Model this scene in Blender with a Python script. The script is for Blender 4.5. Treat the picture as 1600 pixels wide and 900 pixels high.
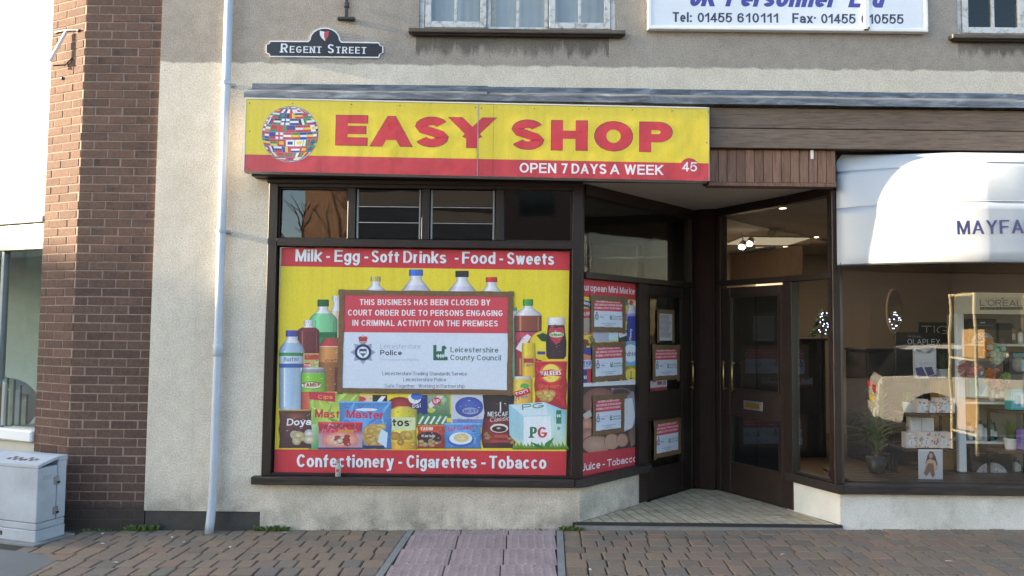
import bpy, bmesh, math, random
from math import sin, cos, pi, radians, sqrt, atan2
from mathutils import Matrix, Vector
random.seed(7)
for _o in list(bpy.data.objects): bpy.data.objects.remove(_o)
SC = bpy.context.scene
COL = SC.collection

# ------------------------------------------------------------------ camera
CAM_LOC = Vector((0.0, -6.56, 1.69)); PITCH = radians(3.1); ROLL = 0.011; FPX = 1200.0
_cd = bpy.data.cameras.new("camera"); _cd.sensor_width = 36.0; _cd.lens = 36.0 * FPX / 1600.0
_cd.clip_start = 0.05; _cd.clip_end = 2000.0
cam = bpy.data.objects.new("camera", _cd); COL.objects.link(cam)
cam.matrix_world = Matrix.Translation(CAM_LOC) @ Matrix.Rotation(pi / 2 + PITCH, 4, 'X') @ Matrix.Rotation(ROLL, 4, 'Z')
SC.camera = cam

# ------------------------------------------------------------------ sky, sun, exposure
SUN_EL = radians(12.0); SUN_AZ = radians(0.8)      # sun stands to the left, almost along the facade
wd = bpy.data.worlds.new("World"); SC.world = wd; wd.use_nodes = True
_n = wd.node_tree.nodes; _sky = _n.new("ShaderNodeTexSky"); _sky.sky_type = 'NISHITA'; _sky.sun_disc = False
_sky.sun_elevation = SUN_EL; _sky.sun_rotation = -(pi / 2 + SUN_AZ); _sky.air_density = 1.0; _sky.dust_density = 1.2; _sky.ozone_density = 1.0
wd.node_tree.links.new(_sky.outputs[0], _n["Background"].inputs[0]); _n["Background"].inputs[1].default_value = 0.15
_sd = bpy.data.lights.new("sun", 'SUN'); _sd.energy = 5.0; _sd.angle = radians(0.5); _sd.color = (1.0, 0.81, 0.56)
sun = bpy.data.objects.new("sun", _sd); COL.objects.link(sun)
_to = Vector((-cos(SUN_EL) * cos(SUN_AZ), -cos(SUN_EL) * sin(SUN_AZ), sin(SUN_EL)))
sun.rotation_euler = _to.to_track_quat('Z', 'Y').to_euler(); sun.location = (-20, -3, 12)
SC.view_settings.view_transform = 'Standard'; SC.view_settings.look = 'None'
SC.view_settings.gamma = 1.0; SC.view_settings.exposure = 2.55
SC.render.engine = 'CYCLES'
SC.cycles.max_bounces = 10; SC.cycles.transparent_max_bounces = 16; SC.cycles.glossy_bounces = 5
SC.cycles.sample_clamp_indirect = 6.0; SC.cycles.caustics_reflective = False; SC.cycles.caustics_refractive = False

# ------------------------------------------------------------------ measuring helpers (photo pixel -> point on a real plane)
def ray(px, py):
    dx, dy = px - 800.0, py - 450.0
    c, s = cos(ROLL), sin(ROLL)
    x, y = c * dx + s * dy, -s * dx + c * dy
    a, b, d = x / FPX, 1.0, -y / FPX
    cp, sp = cos(PITCH), sin(PITCH)
    return Vector((a, b * cp - d * sp, b * sp + d * cp))
def at(px, py, Y=0.0):
    d = ray(px, py); t = (Y - CAM_LOC.y) / d.y
    return CAM_LOC + d * t
class Plane:                                # vertical plane: origin, horizontal unit u, outward normal n
    def __init__(s, o, u, n): s.o, s.u, s.n = Vector(o), Vector(u).normalized(), Vector(n).normalized()
    def to2(s, px, py):
        d = ray(px, py); t = (s.o - CAM_LOC).dot(s.n) / d.dot(s.n); p = CAM_LOC + d * t - s.o
        return (p.dot(s.u), p.z)
    def to3(s, a, b, k=0.0): return s.o + s.u * a + Vector((0, 0, b)) + s.n * k
def wallplane(Y): return Plane((0, Y, 0), (1, 0, 0), (0, -1, 0))

# ------------------------------------------------------------------ mesh helpers
def lin(c):
    return tuple(((v / 12.92) if v <= 0.04045 else ((v + 0.055) / 1.055) ** 2.4) for v in [k / 255.0 for k in c[:3]])
class MB:
    def __init__(s, T=None): s.v = []; s.f = []; s.T = T; s.col = None
    def add(s, vs, fs):
        b = len(s.v)
        s.v += [tuple(s.T @ Vector(p)) if s.T else tuple(p) for p in vs]
        s.f += [tuple(b + i for i in f) for f in fs]; return s
    def box(s, x0, x1, y0, y1, z0, z1, c=0.0):
        if c <= 0:
            vs = [(x, y, z) for z in (z0, z1) for y in (y0, y1) for x in (x0, x1)]
            return s.add(vs, [(0, 2, 3, 1), (4, 5, 7, 6), (0, 1, 5, 4), (2, 6, 7, 3), (0, 4, 6, 2), (1, 3, 7, 5)])
        X, Y, Z = (x0, x1), (y0, y1), (z0, z1); sg = (1, -1); vs = []; ix = {}
        for i in (0, 1):
            for j in (0, 1):
                for k in (0, 1):
                    p = (X[i], Y[j], Z[k]); d = (sg[i] * c, sg[j] * c, sg[k] * c)
                    for a in range(3):           # vertex lying on the face normal to axis a
                        q = [p[t] + (0 if t == a else d[t]) for t in range(3)]
                        ix[(i, j, k, a)] = len(vs); vs.append(q)
        fs = []
        for a in range(3):
            o = [t for t in range(3) if t != a]
            for e in (0, 1):
                cyc = []
                for (p, q) in ((0, 0), (1, 0), (1, 1), (0, 1)):
                    t = [0, 0, 0]; t[a] = e; t[o[0]] = p; t[o[1]] = q; cyc.append(ix[(t[0], t[1], t[2], a)])
                fs.append(tuple(cyc))
        for a in range(3):
            o = [t for t in range(3) if t != a]
            for (p, q) in ((0, 0), (0, 1), (1, 0), (1, 1)):
                t0 = [0, 0, 0]; t0[o[0]] = p; t0[o[1]] = q; t1 = list(t0); t1[a] = 1
                fs.append((ix[tuple(t0) + (o[0],)], ix[tuple(t1) + (o[0],)], ix[tuple(t1) + (o[1],)], ix[tuple(t0) + (o[1],)]))
        for i in (0, 1):
            for j in (0, 1):
                for k in (0, 1): fs.append((ix[(i, j, k, 0)], ix[(i, j, k, 1)], ix[(i, j, k, 2)]))
        return s.add(vs, fs)
    def prism(s, poly, z0, z1, fn=None):     # poly of (a,b), extruded along the third axis; fn(a,b,t) places it
        fn = fn or (lambda a, b, t: (a, b, t)); n = len(poly)
        vs = [fn(a, b, z0) for a, b in poly] + [fn(a, b, z1) for a, b in poly]
        return s.add(vs, [tuple(range(n))[::-1], tuple(range(n, 2 * n))] + [(i, (i + 1) % n, n + (i + 1) % n, n + i) for i in range(n)])
    def tube(s, pts, r, n=10, cap=True, r2=None):
        pts = [Vector(p) for p in pts]; m = len(pts); vs = []; fs = []; up = None
        for i, p in enumerate(pts):
            d = (pts[min(i + 1, m - 1)] - pts[max(i - 1, 0)]).normalized()
            if up is None: up = d.orthogonal().normalized()
            up = (up - d * up.dot(d)).normalized(); w = d.cross(up)
            rr = r if r2 is None else r + (r2 - r) * i / max(1, m - 1)
            if isinstance(r, (list, tuple)): rr = r[i]
            for k in range(n):
                a = 2 * pi * k / n; vs.append(p + (up * cos(a) + w * sin(a)) * rr)
        for i in range(m - 1):
            for k in range(n):
                fs.append((i * n + k, i * n + (k + 1) % n, (i + 1) * n + (k + 1) % n, (i + 1) * n + k))
        if cap: fs += [tuple(range(n))[::-1], tuple(range((m - 1) * n, m * n))]
        return s.add(vs, fs)
    def lathe(s, prof, c, n=20, ax='z'):
        vs = []; fs = []; m = len(prof)
        for r, h in prof:
            for k in range(n):
                a = 2 * pi * k / n
                q = (r * cos(a), r * sin(a), h) if ax == 'z' else ((r * cos(a), h, r * sin(a)) if ax == 'y' else (h, r * cos(a), r * sin(a)))
                vs.append((c[0] + q[0], c[1] + q[1], c[2] + q[2]))
        for i in range(m - 1):
            for k in range(n): fs.append((i * n + k, i * n + (k + 1) % n, (i + 1) * n + (k + 1) % n, (i + 1) * n + k))
        fs += [tuple(range(n))[::-1], tuple(range((m - 1) * n, m * n))]
        return s.add(vs, fs)
    def mesh(s, name, mat, fix=True, smooth=False):
        me = bpy.data.meshes.new(name); me.from_pydata(s.v, [], s.f)
        if fix:
            bm = bmesh.new(); bm.from_mesh(me); bmesh.ops.recalc_face_normals(bm, faces=bm.faces); bm.to_mesh(me); bm.free()
        if s.col:
            a = me.color_attributes.new("Col", 'FLOAT_COLOR', 'POINT')
            a.data.foreach_set("color", [x for c in s.col for x in (c[0], c[1], c[2], 1.0)])
        if mat: me.materials.append(mat)
        if smooth: me.polygons.foreach_set("use_smooth", [True] * len(me.polygons))
        me.update(); return me
    def build(s, name, mat, parent=None, fix=True, smooth=False, **kw):
        return link(name, s.mesh(name, mat, fix, smooth), parent, **kw)
PINV = {}
def link(name, data, parent=None, label=None, cat=None, group=None, kind=None, loc=None, rot=None, scl=None):
    o = bpy.data.objects.new(name, data); COL.objects.link(o)
    if parent is not None:
        o.parent = parent
        if parent.name in PINV: o.matrix_parent_inverse = PINV[parent.name]
    if loc is not None: o.location = loc
    if rot is not None: o.rotation_euler = rot
    if scl is not None: o.scale = scl
    for k, v in (("label", label), ("category", cat), ("group", group), ("kind", kind)):
        if v: o[k] = v
    return o
def thing(name, loc, label, cat, group=None, rot=None, kind=None, world_children=True):
    o = link(name, None, None, label, cat, group, kind, loc, rot); o.empty_display_size = 0.1
    if world_children:
        M_ = Matrix.Translation(Vector(loc))
        if rot is not None: M_ = M_ @ __import__('mathutils').Euler(rot).to_matrix().to_4x4()
        PINV[o.name] = M_.inverted()
    return o
def clip_poly(poly, a, b, c):                # keep a*x+b*y<=c
    out = []; n = len(poly)
    for i in range(n):
        p, q = poly[i], poly[(i + 1) % n]; dp, dq = a * p[0] + b * p[1] - c, a * q[0] + b * q[1] - c
        if dp <= 0: out.append(p)
        if (dp < 0 < dq) or (dq < 0 < dp):
            t = dp / (dp - dq); out.append((p[0] + (q[0] - p[0]) * t, p[1] + (q[1] - p[1]) * t))
    return out
def frame_at(P, Q, z=0.0):                   # local x along P->Q, y to the left of it, z up
    u = Vector((Q[0] - P[0], Q[1] - P[1], 0)).normalized(); w = Vector((-u.y, u.x, 0))
    return Matrix(((u.x, w.x, 0, P[0]), (u.y, w.y, 0, P[1]), (0, 0, 1, z), (0, 0, 0, 1)))

# ------------------------------------------------------------------ stroke lettering
def _g(w, *paths): return (w, paths)
GL = {
'A': _g(.98, [(0, -.08), (.5, 1.0), (1, -.08)], [(.22, .3), (.78, .3)]),
'B': _g(.86, [(0, 0), (0, 1)], [(0, 1), (.6, 1), (.6, .77, .33, .23, 90, -90), (0, .54)], [(.0, .54), (.62, .54), (.62, .27, .38, .27, 90, -90), (0, 0)]),
'C': _g(.96, [(.52, .5, .5, .5, 38, 322)]),
'D': _g(.9, [(0, 0), (0, 1), (.42, 1), (.42, .5, .58, .5, 90, -90), (0, 0)]),
'E': _g(.8, [(1, 1), (0, 1), (0, 0), (1, 0)], [(0, .52), (.93, .52)]),
'F': _g(.74, [(1, 1), (0, 1), (0, 0)], [(0, .5), (.86, .5)]),
'G': _g(1.0, [(.5, .5, .5, .5, 40, 330), (1, .42), (.55, .42)]),
'H': _g(.88, [(0, 0), (0, 1)], [(1, 0), (1, 1)], [(0, .53), (1, .53)]),
'I': _g(0, [(0, 0), (0, 1)]),
'J': _g(.6, [(1, 1), (1, .3), (.5, .3, .5, .3, 0, -180)]),
'K': _g(.88, [(0, 0), (0, 1)], [(.98, 1.08), (.0, .36)], [(.3, .6), (1.0, -.08)]),
'L': _g(.72, [(0, 1), (0, 0), (1, 0)]),
'M': _g(1.04, [(0, 0), (0, 1)], [(1, 0), (1, 1)], [(.03, 1.06), (.5, .02)], [(.97, 1.06), (.5, .02)]),
'N': _g(.88, [(0, 0), (0, 1)], [(1, 0), (1, 1)], [(.02, 1.06), (.98, -.06)]),
'O': _g(1.04, [(.5, .5, .5, .5, 90, 450)]),
'P': _g(.82, [(0, 0), (0, 1), (.6, 1), (.6, .72, .4, .28, 90, -90), (0, .44)]),
'Q': _g(1.04, [(.5, .5, .5, .5, 90, 450)], [(.62, .28), (.98, -.05)]),
'R': _g(.9, [(0, 0), (0, 1), (.6, 1), (.6, .74, .36, .26, 90, -90), (0, .48)], [(.5, .46), (1, -.08)]),
'S': _g(.84, [(.5, .755, .46, .245, 20, 180), (.16, .6), (.5, .5), (.84, .39), (.5, .255, .48, .255, 0, -162)]),
'T': _g(.84, [(0, 1), (1, 1)], [(.5, 0), (.5, 1)]),
'U': _g(.88, [(0, 1), (0, .4), (.5, .4, .5, .4, 180, 360), (1, 1)]),
'V': _g(.92, [(0, 1.08), (.5, 0), (1, 1.08)]),
'W': _g(1.34, [(0, 1.08), (.25, 0), (.5, 1.0), (.75, 0), (1, 1.08)]),
'X': _g(.9, [(0, 1.08), (1, -.08)], [(0, -.08), (1, 1.08)]),
'Y': _g(.92, [(0, 1.08), (.5, .44)], [(1, 1.08), (.5, .44)], [(.5, .5), (.5, 0)]),
'Z': _g(.8, [(0, 1), (1, 1), (0, 0), (1, 0)]),
'a': _g(.66, [(.08, .82), (.5, .64, .48, .36, 150, 0), (1, 0)], [(1, .58), (.45, .5), (.4, .27, .4, .27, 100, 290), (1, .2)]),
'b': _g(.7, [(0, 0), (0, 1.4)], [(.48, .5, .5, .5, 180, -180)]),
'c': _g(.66, [(.52, .5, .5, .5, 40, 320)]),
'd': _g(.7, [(1, 0), (1, 1.4)], [(.5, .5, .5, .5, 0, 360)]),
'e': _g(.7, [(.02, .5), (.98, .5), (.5, .5, .49, .5, 0, 318)]),
'f': _g(.44, [(.38, 0), (.38, 1.16), (.95, 1.16, .57, .24, 180, 80)], [(0, .97), (.9, .97)]),
'g': _g(.7, [(1, 1), (1, .02), (.5, .02, .5, .42, 0, -150)], [(.5, .52, .5, .48, 0, 360)]),
'h': _g(.66, [(0, 0), (0, 1.4)], [(0, .6), (.5, .55, .5, .45, 165, 0), (1, 0)]),
'i': _g(0, [(0, 0), (0, 1)], [(0, 1.36), (0, 1.4)]),
'j': _g(.1, [(1, 1), (1, -.3)], [(1, 1.36), (1, 1.4)]),
'k': _g(.64, [(0, 0), (0, 1.4)], [(.95, 1.06), (.0, .35)], [(.32, .6), (1, -.08)]),
'l': _g(0, [(0, 0), (0, 1.4)]),
'm': _g(1.12, [(0, 0), (0, 1)], [(0, .6), (.25, .6, .25, .4, 165, 0), (.5, 0)], [(.5, .6), (.75, .6, .25, .4, 165, 0), (1, 0)]),
'n': _g(.66, [(0, 0), (0, 1)], [(0, .6), (.5, .55, .5, .45, 165, 0), (1, 0)]),
'o': _g(.74, [(.5, .5, .5, .5, 90, 450)]),
'p': _g(.7, [(0, -.4), (0, 1)], [(.48, .5, .5, .5, 180, -180)]),
'q': _g(.7, [(1, -.4), (1, 1)], [(.5, .5, .5, .5, 0, 360)]),
'r': _g(.36, [(0, 0), (0, 1)], [(0, .6), (.75, .55, .75, .45, 165, 75)]),
's': _g(.62, [(.5, .76, .44, .24, 20, 180), (.16, .6), (.5, .5), (.84, .39), (.5, .25, .48, .25, 0, -162)]),
't': _g(.38, [(.42, 1.25), (.42, .25), (.92, .25, .5, .25, 180, 275)], [(0, .97), (1, .97)]),
'u': _g(.66, [(1, 0), (1, 1)], [(0, 1), (0, .45), (.5, .45, .5, .45, 180, 345)]),
'v': _g(.7, [(0, 1.1), (.5, 0), (1, 1.1)]),
'w': _g(1.06, [(0, 1.1), (.25, 0), (.5, 1.0), (.75, 0), (1, 1.1)]),
'x': _g(.68, [(0, 1.1), (1, -.1)], [(0, -.1), (1, 1.1)]),
'y': _g(.7, [(0, 1.1), (.52, -.05)], [(1, 1.1), (.42, -.35), (.05, -.4)]),
'z': _g(.6, [(0, 1), (1, 1), (0, 0), (1, 0)]),
'0': _g(.66, [(.5, .5, .5, .5, 90, 450)]), '1': _g(.34, [(1, 0), (1, 1), (.0, .74)]),
'2': _g(.66, [(.5, .7, .48, .3, 165, -25), (0, 0), (1, 0)]),
'3': _g(.66, [(.45, .75, .45, .25, 150, -90), (.4, .5)], [(.4, .52), (.45, .26, .5, .26, 90, -155)]),
'4': _g(.7, [(.75, 0), (.75, 1), (0, .26), (1.05, .26)]), '5': _g(.66, [(.95, 1), (.12, 1), (.04, .5), (.46, .33, .54, .33, 125, -150)]),
'6': _g(.66, [(.5, .3, .48, .3, 150, 510)], [(.9, .85), (.55, .62, .53, .38, 60, 180), (.02, .3)]),
'7': _g(.66, [(0, 1), (1, 1), (.35, -.03)]), '8': _g(.66, [(.5, .77, .4, .23, 90, 450)], [(.5, .27, .48, .27, 90, 450)]),
'9': _g(.66, [(.5, .7, .48, .3, -30, 330)], [(.1, .15), (.45, .38, .53, .38, -120, 0), (.98, .7)]),
'-': _g(.3, [(0, .38), (1, .38)]), '.': _g(0, [(0, 0), (0, .01)]), "'": _g(0, [(0, .8), (0, 1)]), ':': _g(0, [(0, 0), (0, .01)], [(0, .62), (0, .63)]),
'·': _g(0, [(0, .55), (0, .56)]), '&': _g(.9, [(.5, .5, .4, .5, 90, 450)]), ' ': _g(.08), ',': _g(0, [(0, 0), (0, .01)]),
}
def stroke_text(txt, H, wgt, wy=None, width=None, serif=0.0, gap=0.16, small=0.0, shear=0.0):
    """convex polys (x,y,layer) in a text frame starting at the origin, cap height H, stem weight wgt*H"""
    wx = wgt * H; wy = (wy if wy is not None else wgt * 0.86) * H; xh = 0.73 * H
    items = []
    for i, ch in enumerate(txt):
        k = ch; sc = 1.0
        if small and ch.islower(): k = ch.upper(); sc = small
        if k in GL: items.append((k, sc))
    tot_g = sum((GL[k][0]) * H * sc for k, sc in items); fixed = sum((wx * sc + gap * H) for k, sc in items) - gap * H
    kx = 1.0
    if width: kx = max(0.15, (width - fixed) / tot_g) if tot_g > 0 else 1.0
    out = []; x0 = 0.0
    for k, sc in items:
        Wc = GL[k][0] * H * sc * kx; Hc = H * sc; low = k.islower(); ax, ay = wx * sc, wy * sc
        def mp(x, y):
            X = x0 + ax / 2 + x * Wc
            if low:
                if y > 1.0 + 1e-6 and (y > 1.15): Yv = xh - ay / 2 + (y - 1) / 0.4 * (Hc - xh)
                else: Yv = ay / 2 + y * (xh - ay)
                if y < -.15: Yv = ay / 2 + y / 0.4 * 0.27 * Hc
            else: Yv = ay / 2 + y * (Hc - ay)
            return (X, Yv)
        lay = 0
        for path in GL[k][1]:
            pts = []; arc0 = len(path[0]) == 6; arc1 = len(path[-1]) == 6
            for it in path:
                if len(it) == 2: pts.append(mp(*it))
                else:
                    cx, cy, rx, ry, a0, a1 = it; n = max(4, int(abs(a1 - a0) / 20))
                    for j in range(n + 1):
                        a = radians(a0 + (a1 - a0) * j / n); pts.append(mp(cx + rx * cos(a), cy + ry * sin(a)))
            q = [pts[0]]
            for p in pts[1:]:
                if abs(p[0] - q[-1][0]) + abs(p[1] - q[-1][1]) > 1e-5 * H: q.append(p)
            pts = q; closed = len(pts) > 3 and abs(pts[0][0] - pts[-1][0]) + abs(pts[0][1] - pts[-1][1]) < 1e-4 * H
            if closed: pts = pts[:-1]
            n = len(pts)
            def ext(p, r, half):
                dx, dy = p[0] - r[0], p[1] - r[1]; L = sqrt(dx * dx + dy * dy) or 1
                e = (abs(dx) * ax + abs(dy) * ay) / L / 2
                return (p[0] + dx / L * e, p[1] + dy / L * e)
            if not closed and n == 1: continue
            if not closed:
                P0, P1 = pts[0], pts[-1]
                if not arc0: P0 = ext(pts[0], pts[1], 1)
                if not arc1: P1 = ext(pts[-1], pts[-2], 1)
                pts = [P0] + pts[1:-1] + [P1] if n > 1 else pts
            dirs = []
            m = n if closed else n - 1
            for i in range(m):
                p, r = pts[i], pts[(i + 1) % n]; dx, dy = (r[0] - p[0]) / ax, (r[1] - p[1]) / ay; L = sqrt(dx * dx + dy * dy) or 1
                dirs.append((dx / L, dy / L))
            lf, rt = [], []
            for i in range(n):
                d0 = dirs[(i - 1) % m] if (closed or i > 0) else dirs[0]; d1 = dirs[i % m] if (closed or i < m) else dirs[-1]
                nx, ny = -(d0[1] + d1[1]), d0[0] + d1[0]; L2 = nx * nx + ny * ny
                if L2 < 0.07: nx, ny, L2 = -d1[1], d1[0], 1.0; s_ = 1.0
                else: s_ = 2.0 / L2
                ox, oy = nx * s_ * ax / 2, ny * s_ * ay / 2
                lf.append((pts[i][0] + ox, pts[i][1] + oy)); rt.append((pts[i][0] - ox, pts[i][1] - oy))
            for i in range(m):
                j = (i + 1) % n; poly = [rt[i], rt[j], lf[j], lf[i]]
                if not low:
                    poly = clip_poly(poly, 0, 1, Hc)
                    if k not in 'Q,': poly = clip_poly(poly, 0, -1, 0.0)
                elif k not in 'gjpqy': poly = clip_poly(poly, 0, -1, 0.0)
                if low and k in 'vwxyz': poly = clip_poly(poly, 0, 1, xh)
                if len(poly) >= 3: out.append((poly, lay % 4 + (0.0 if i < m * .5 else .5)))
            if serif and not closed:
                for e, (p, r) in enumerate(((pts[0], pts[1]), (pts[-1], pts[-2]))):
                    if abs(p[0] - r[0]) < 0.2 * abs(p[1] - r[1]) and (abs(p[1]) < .03 * H or abs(p[1] - Hc) < .03 * H) and k not in 'SGC':
                        h = serif * Hc; yb = 0.0 if abs(p[1]) < .03 * H else Hc - h
                        out.append(([(p[0] - ax, yb), (p[0] + ax, yb), (p[0] + ax, yb + h), (p[0] - ax, yb + h)], (lay + 2) % 4))
            lay += 1
        x0 += Wc + ax + gap * H * (sc if sc == 1 else .85)
    if shear: out = [([(x + y * shear, y) for x, y in p], l) for p, l in out]
    return out, x0 - gap * H

# ------------------------------------------------------------------ flat print (vinyl, paper): thin sheets of colour on a plane
EPS = 0.00003
class Print:
    def __init__(s, plane, base=0.0): s.p = plane; s.v = []; s.f = []; s.c = []; s.k = base; s.px = True
    def P(s, q): return s.p.to2(*q) if s.px else q
    def up(s, n=1): s.k += EPS * n; return s
    def raw(s, poly2, col, k=None):           # plane coordinates
        b = len(s.v); kk = s.k if k is None else k
        for a, z in poly2: s.v.append(tuple(s.p.to3(a, z, kk)))
        cs = col if isinstance(col, list) else [col] * len(poly2)
        s.c += [lin(c) for c in cs]
        s.f.append(tuple(range(b, b + len(poly2))))
    def poly(s, pts, col, up=True):
        if up: s.up()
        s.raw([s.P(q) for q in pts], col); return s
    def fan(s, pts, col):                     # non convex outline, star shaped about its centre
        s.up(); q = [s.P(t) for t in pts]; cx = sum(t[0] for t in q) / len(q); cy = sum(t[1] for t in q) / len(q)
        for i in range(len(q)): s.raw([(cx, cy), q[i], q[(i + 1) % len(q)]], col)
        return s
    def rect(s, x0, y0, x1, y1, col, col2=None):
        c = col if col2 is None else [col, col, col2, col2]
        return s.poly([(x0, y0), (x1, y0), (x1, y1), (x0, y1)], c)
    def ell(s, cx, cy, rx, ry, col, n=24, edge=None):
        s.up(); pts = [s.P((cx + rx * cos(2 * pi * i / n), cy + ry * sin(2 * pi * i / n))) for i in range(n)]
        if edge is None: s.raw(pts, col)
        else:
            c = s.P((cx, cy))
            for i in range(n): s.raw([c, pts[i], pts[(i + 1) % n]], [col, edge, edge])
        return s
    def prof(s, cx, rows, dark=0.62, lite=1.12):  # rounded container: rows of (y, halfwidth, colour)
        s.up(); sh = (dark, .92, lite, 1.0, .93, .8, dark)
        tx = (-1, -.8, -.45, 0, .45, .8, 1)
        for i in range(len(rows) - 1):
            (y0, w0, c0), (y1, w1, c1) = rows[i], rows[i + 1]
            c1 = c0 if len(rows[i]) == 3 else c1
            for j in range(6):
                f = lambda c, t: tuple(min(255, v * t) for v in c)
                s.raw([s.P((cx + tx[j] * w0, y0)), s.P((cx + tx[j + 1] * w0, y0)), s.P((cx + tx[j + 1] * w1, y1)), s.P((cx + tx[j] * w1, y1))],
                      [f(c0, sh[j]), f(c0, sh[j + 1]), f(c1, sh[j + 1]), f(c1, sh[j])])
        return s
    def text(s, txt, p0, p1, cap, wgt, col, **kw):  # baseline from p0 to p1 (photo pixels), cap height in pixels
        s.up(); a = s.P(p0); b = s.P(p1); w = sqrt((b[0] - a[0]) ** 2 + (b[1] - a[1]) ** 2); ux, uy = (b[0] - a[0]) / w, (b[1] - a[1]) / w
        t = s.P((p0[0], p0[1] - cap)); H = sqrt((t[0] - a[0]) ** 2 + (t[1] - a[1]) ** 2) if s.px else cap
        polys, _ = stroke_text(txt, H, wgt, width=w, **kw)
        for poly, l in polys: s.raw([(a[0] + x * ux - y * uy, a[1] + x * uy + y * ux) for x, y in poly], col, s.k + l * EPS * .3)
        s.up(); return s
    def build(s, name, mat, parent=None, **kw):
        m = MB(); m.v = s.v; m.f = s.f; m.col = s.c
        me = m.mesh(name, mat, fix=False)
        n = s.p.n; flip = [p.index for p in me.polygons if p.normal.dot(n) < 0]
        if flip:
            bm = bmesh.new(); bm.from_mesh(me); bm.faces.ensure_lookup_table()
            bmesh.ops.reverse_faces(bm, faces=[bm.faces[i] for i in flip]); bm.to_mesh(me); bm.free()
        return link(name, me, parent, **kw)

# ------------------------------------------------------------------ materials
class NT:
    def __init__(s, name):
        s.m = bpy.data.materials.new(name); s.m.use_nodes = True; s.t = s.m.node_tree; s.t.nodes.clear()
        s.out = s.n('ShaderNodeOutputMaterial')
    def n(s, ty, **kw):
        o = s.t.nodes.new(ty)
        for k, v in kw.items(): setattr(o, k, v)
        return o
    def l(s, a, b): s.t.links.new(a, b)
    def bsdf(s, col=(.5, .5, .5), rough=.6, metal=0.0, spec=.5, coat=0.0):
        b = s.n('ShaderNodeBsdfPrincipled'); b.inputs['Base Color'].default_value = (*col, 1); b.inputs['Roughness'].default_value = rough
        b.inputs['Metallic'].default_value = metal; b.inputs['Specular IOR Level'].default_value = spec; b.inputs['Coat Weight'].default_value = coat
        s.l(b.outputs[0], s.out.inputs[0]); return b
    def coords(s, scale=(1, 1, 1), src='Object', rot=(0, 0, 0)):
        c = s.n('ShaderNodeTexCoord'); m = s.n('ShaderNodeMapping'); m.inputs['Scale'].default_value = scale; m.inputs['Rotation'].default_value = rot
        s.l(c.outputs[src], m.inputs[0]); return m.outputs[0]
    def world(s, scale=(1, 1, 1)):
        g = s.n('ShaderNodeNewGeometry'); m = s.n('ShaderNodeMapping'); m.inputs['Scale'].default_value = scale
        s.l(g.outputs['Position'], m.inputs[0]); return m.outputs[0]
    def noise(s, v, scale=5, detail=3, rough=.55, dist=0.0):
        n = s.n('ShaderNodeTexNoise'); n.inputs['Scale'].default_value = scale; n.inputs['Detail'].default_value = detail
        n.inputs['Roughness'].default_value = rough; n.inputs['Distortion'].default_value = dist; s.l(v, n.inputs['Vector']); return n.outputs['Fac']
    def ramp(s, fac, stops):
        r = s.n('ShaderNodeValToRGB'); e = r.color_ramp.elements
        while len(e) < len(stops): e.new(.5)
        for i, (p, c) in enumerate(stops):
            e[i].position = p; e[i].color = (*(c if isinstance(c, tuple) else (c, c, c)), 1)
        s.l(fac, r.inputs[0]); return r.outputs[0]
    def mix(s, f, a, b, mode='MIX'):
        x = s.n('ShaderNodeMix', data_type='RGBA', blend_type=mode)
        for i, v in ((0, f), (6, a), (7, b)):
            if hasattr(v, 'is_output'): s.l(v, x.inputs[i])
            else: x.inputs[i].default_value = v if i == 0 else (*v, 1)
        return x.outputs[2]
    def math(s, op, a, b=0.0, clamp=False):
        x = s.n('ShaderNodeMath', operation=op, use_clamp=clamp)
        for i, v in ((0, a), (1, b)):
            if hasattr(v, 'is_output'): s.l(v, x.inputs[i])
            else: x.inputs[i].default_value = v
        return x.outputs[0]
    def bump(s, b, h, dist=.002, strength=1.0):
        k = s.n('ShaderNodeBump'); k.inputs['Strength'].default_value = strength; k.inputs['Distance'].default_value = dist
        s.l(h, k.inputs['Height']); s.l(k.outputs[0], b.inputs['Normal'])
def sc3(c, k): return tuple(min(1, v * k) for v in c)
def simple(name, col, rough=.6, var=.18, scale=9, bump=0.0, bscale=60, metal=0.0, spec=.5, coat=0.0, stretch=(1, 1, 1), detail=4):
    t = NT(name); b = t.bsdf(col, rough, metal, spec, coat); v = t.world(stretch)
    f = t.noise(v, scale, detail, .6)
    t.l(t.ramp(f, [(.25, sc3(col, 1 - var)), (.5, col), (.78, sc3(col, 1 + var))]), b.inputs['Base Color'])
    t.l(t.ramp(f, [(.3, max(.03, rough - .08)), (.7, min(1, rough + .1))]), b.inputs['Roughness'])
    if bump: t.bump(b, t.noise(v, bscale, 3, .6), bump)
    return t.m
def sep_xyz(t, v):
    x = t.n('ShaderNodeSeparateXYZ'); t.l(v, x.inputs[0]); return x.outputs

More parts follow.
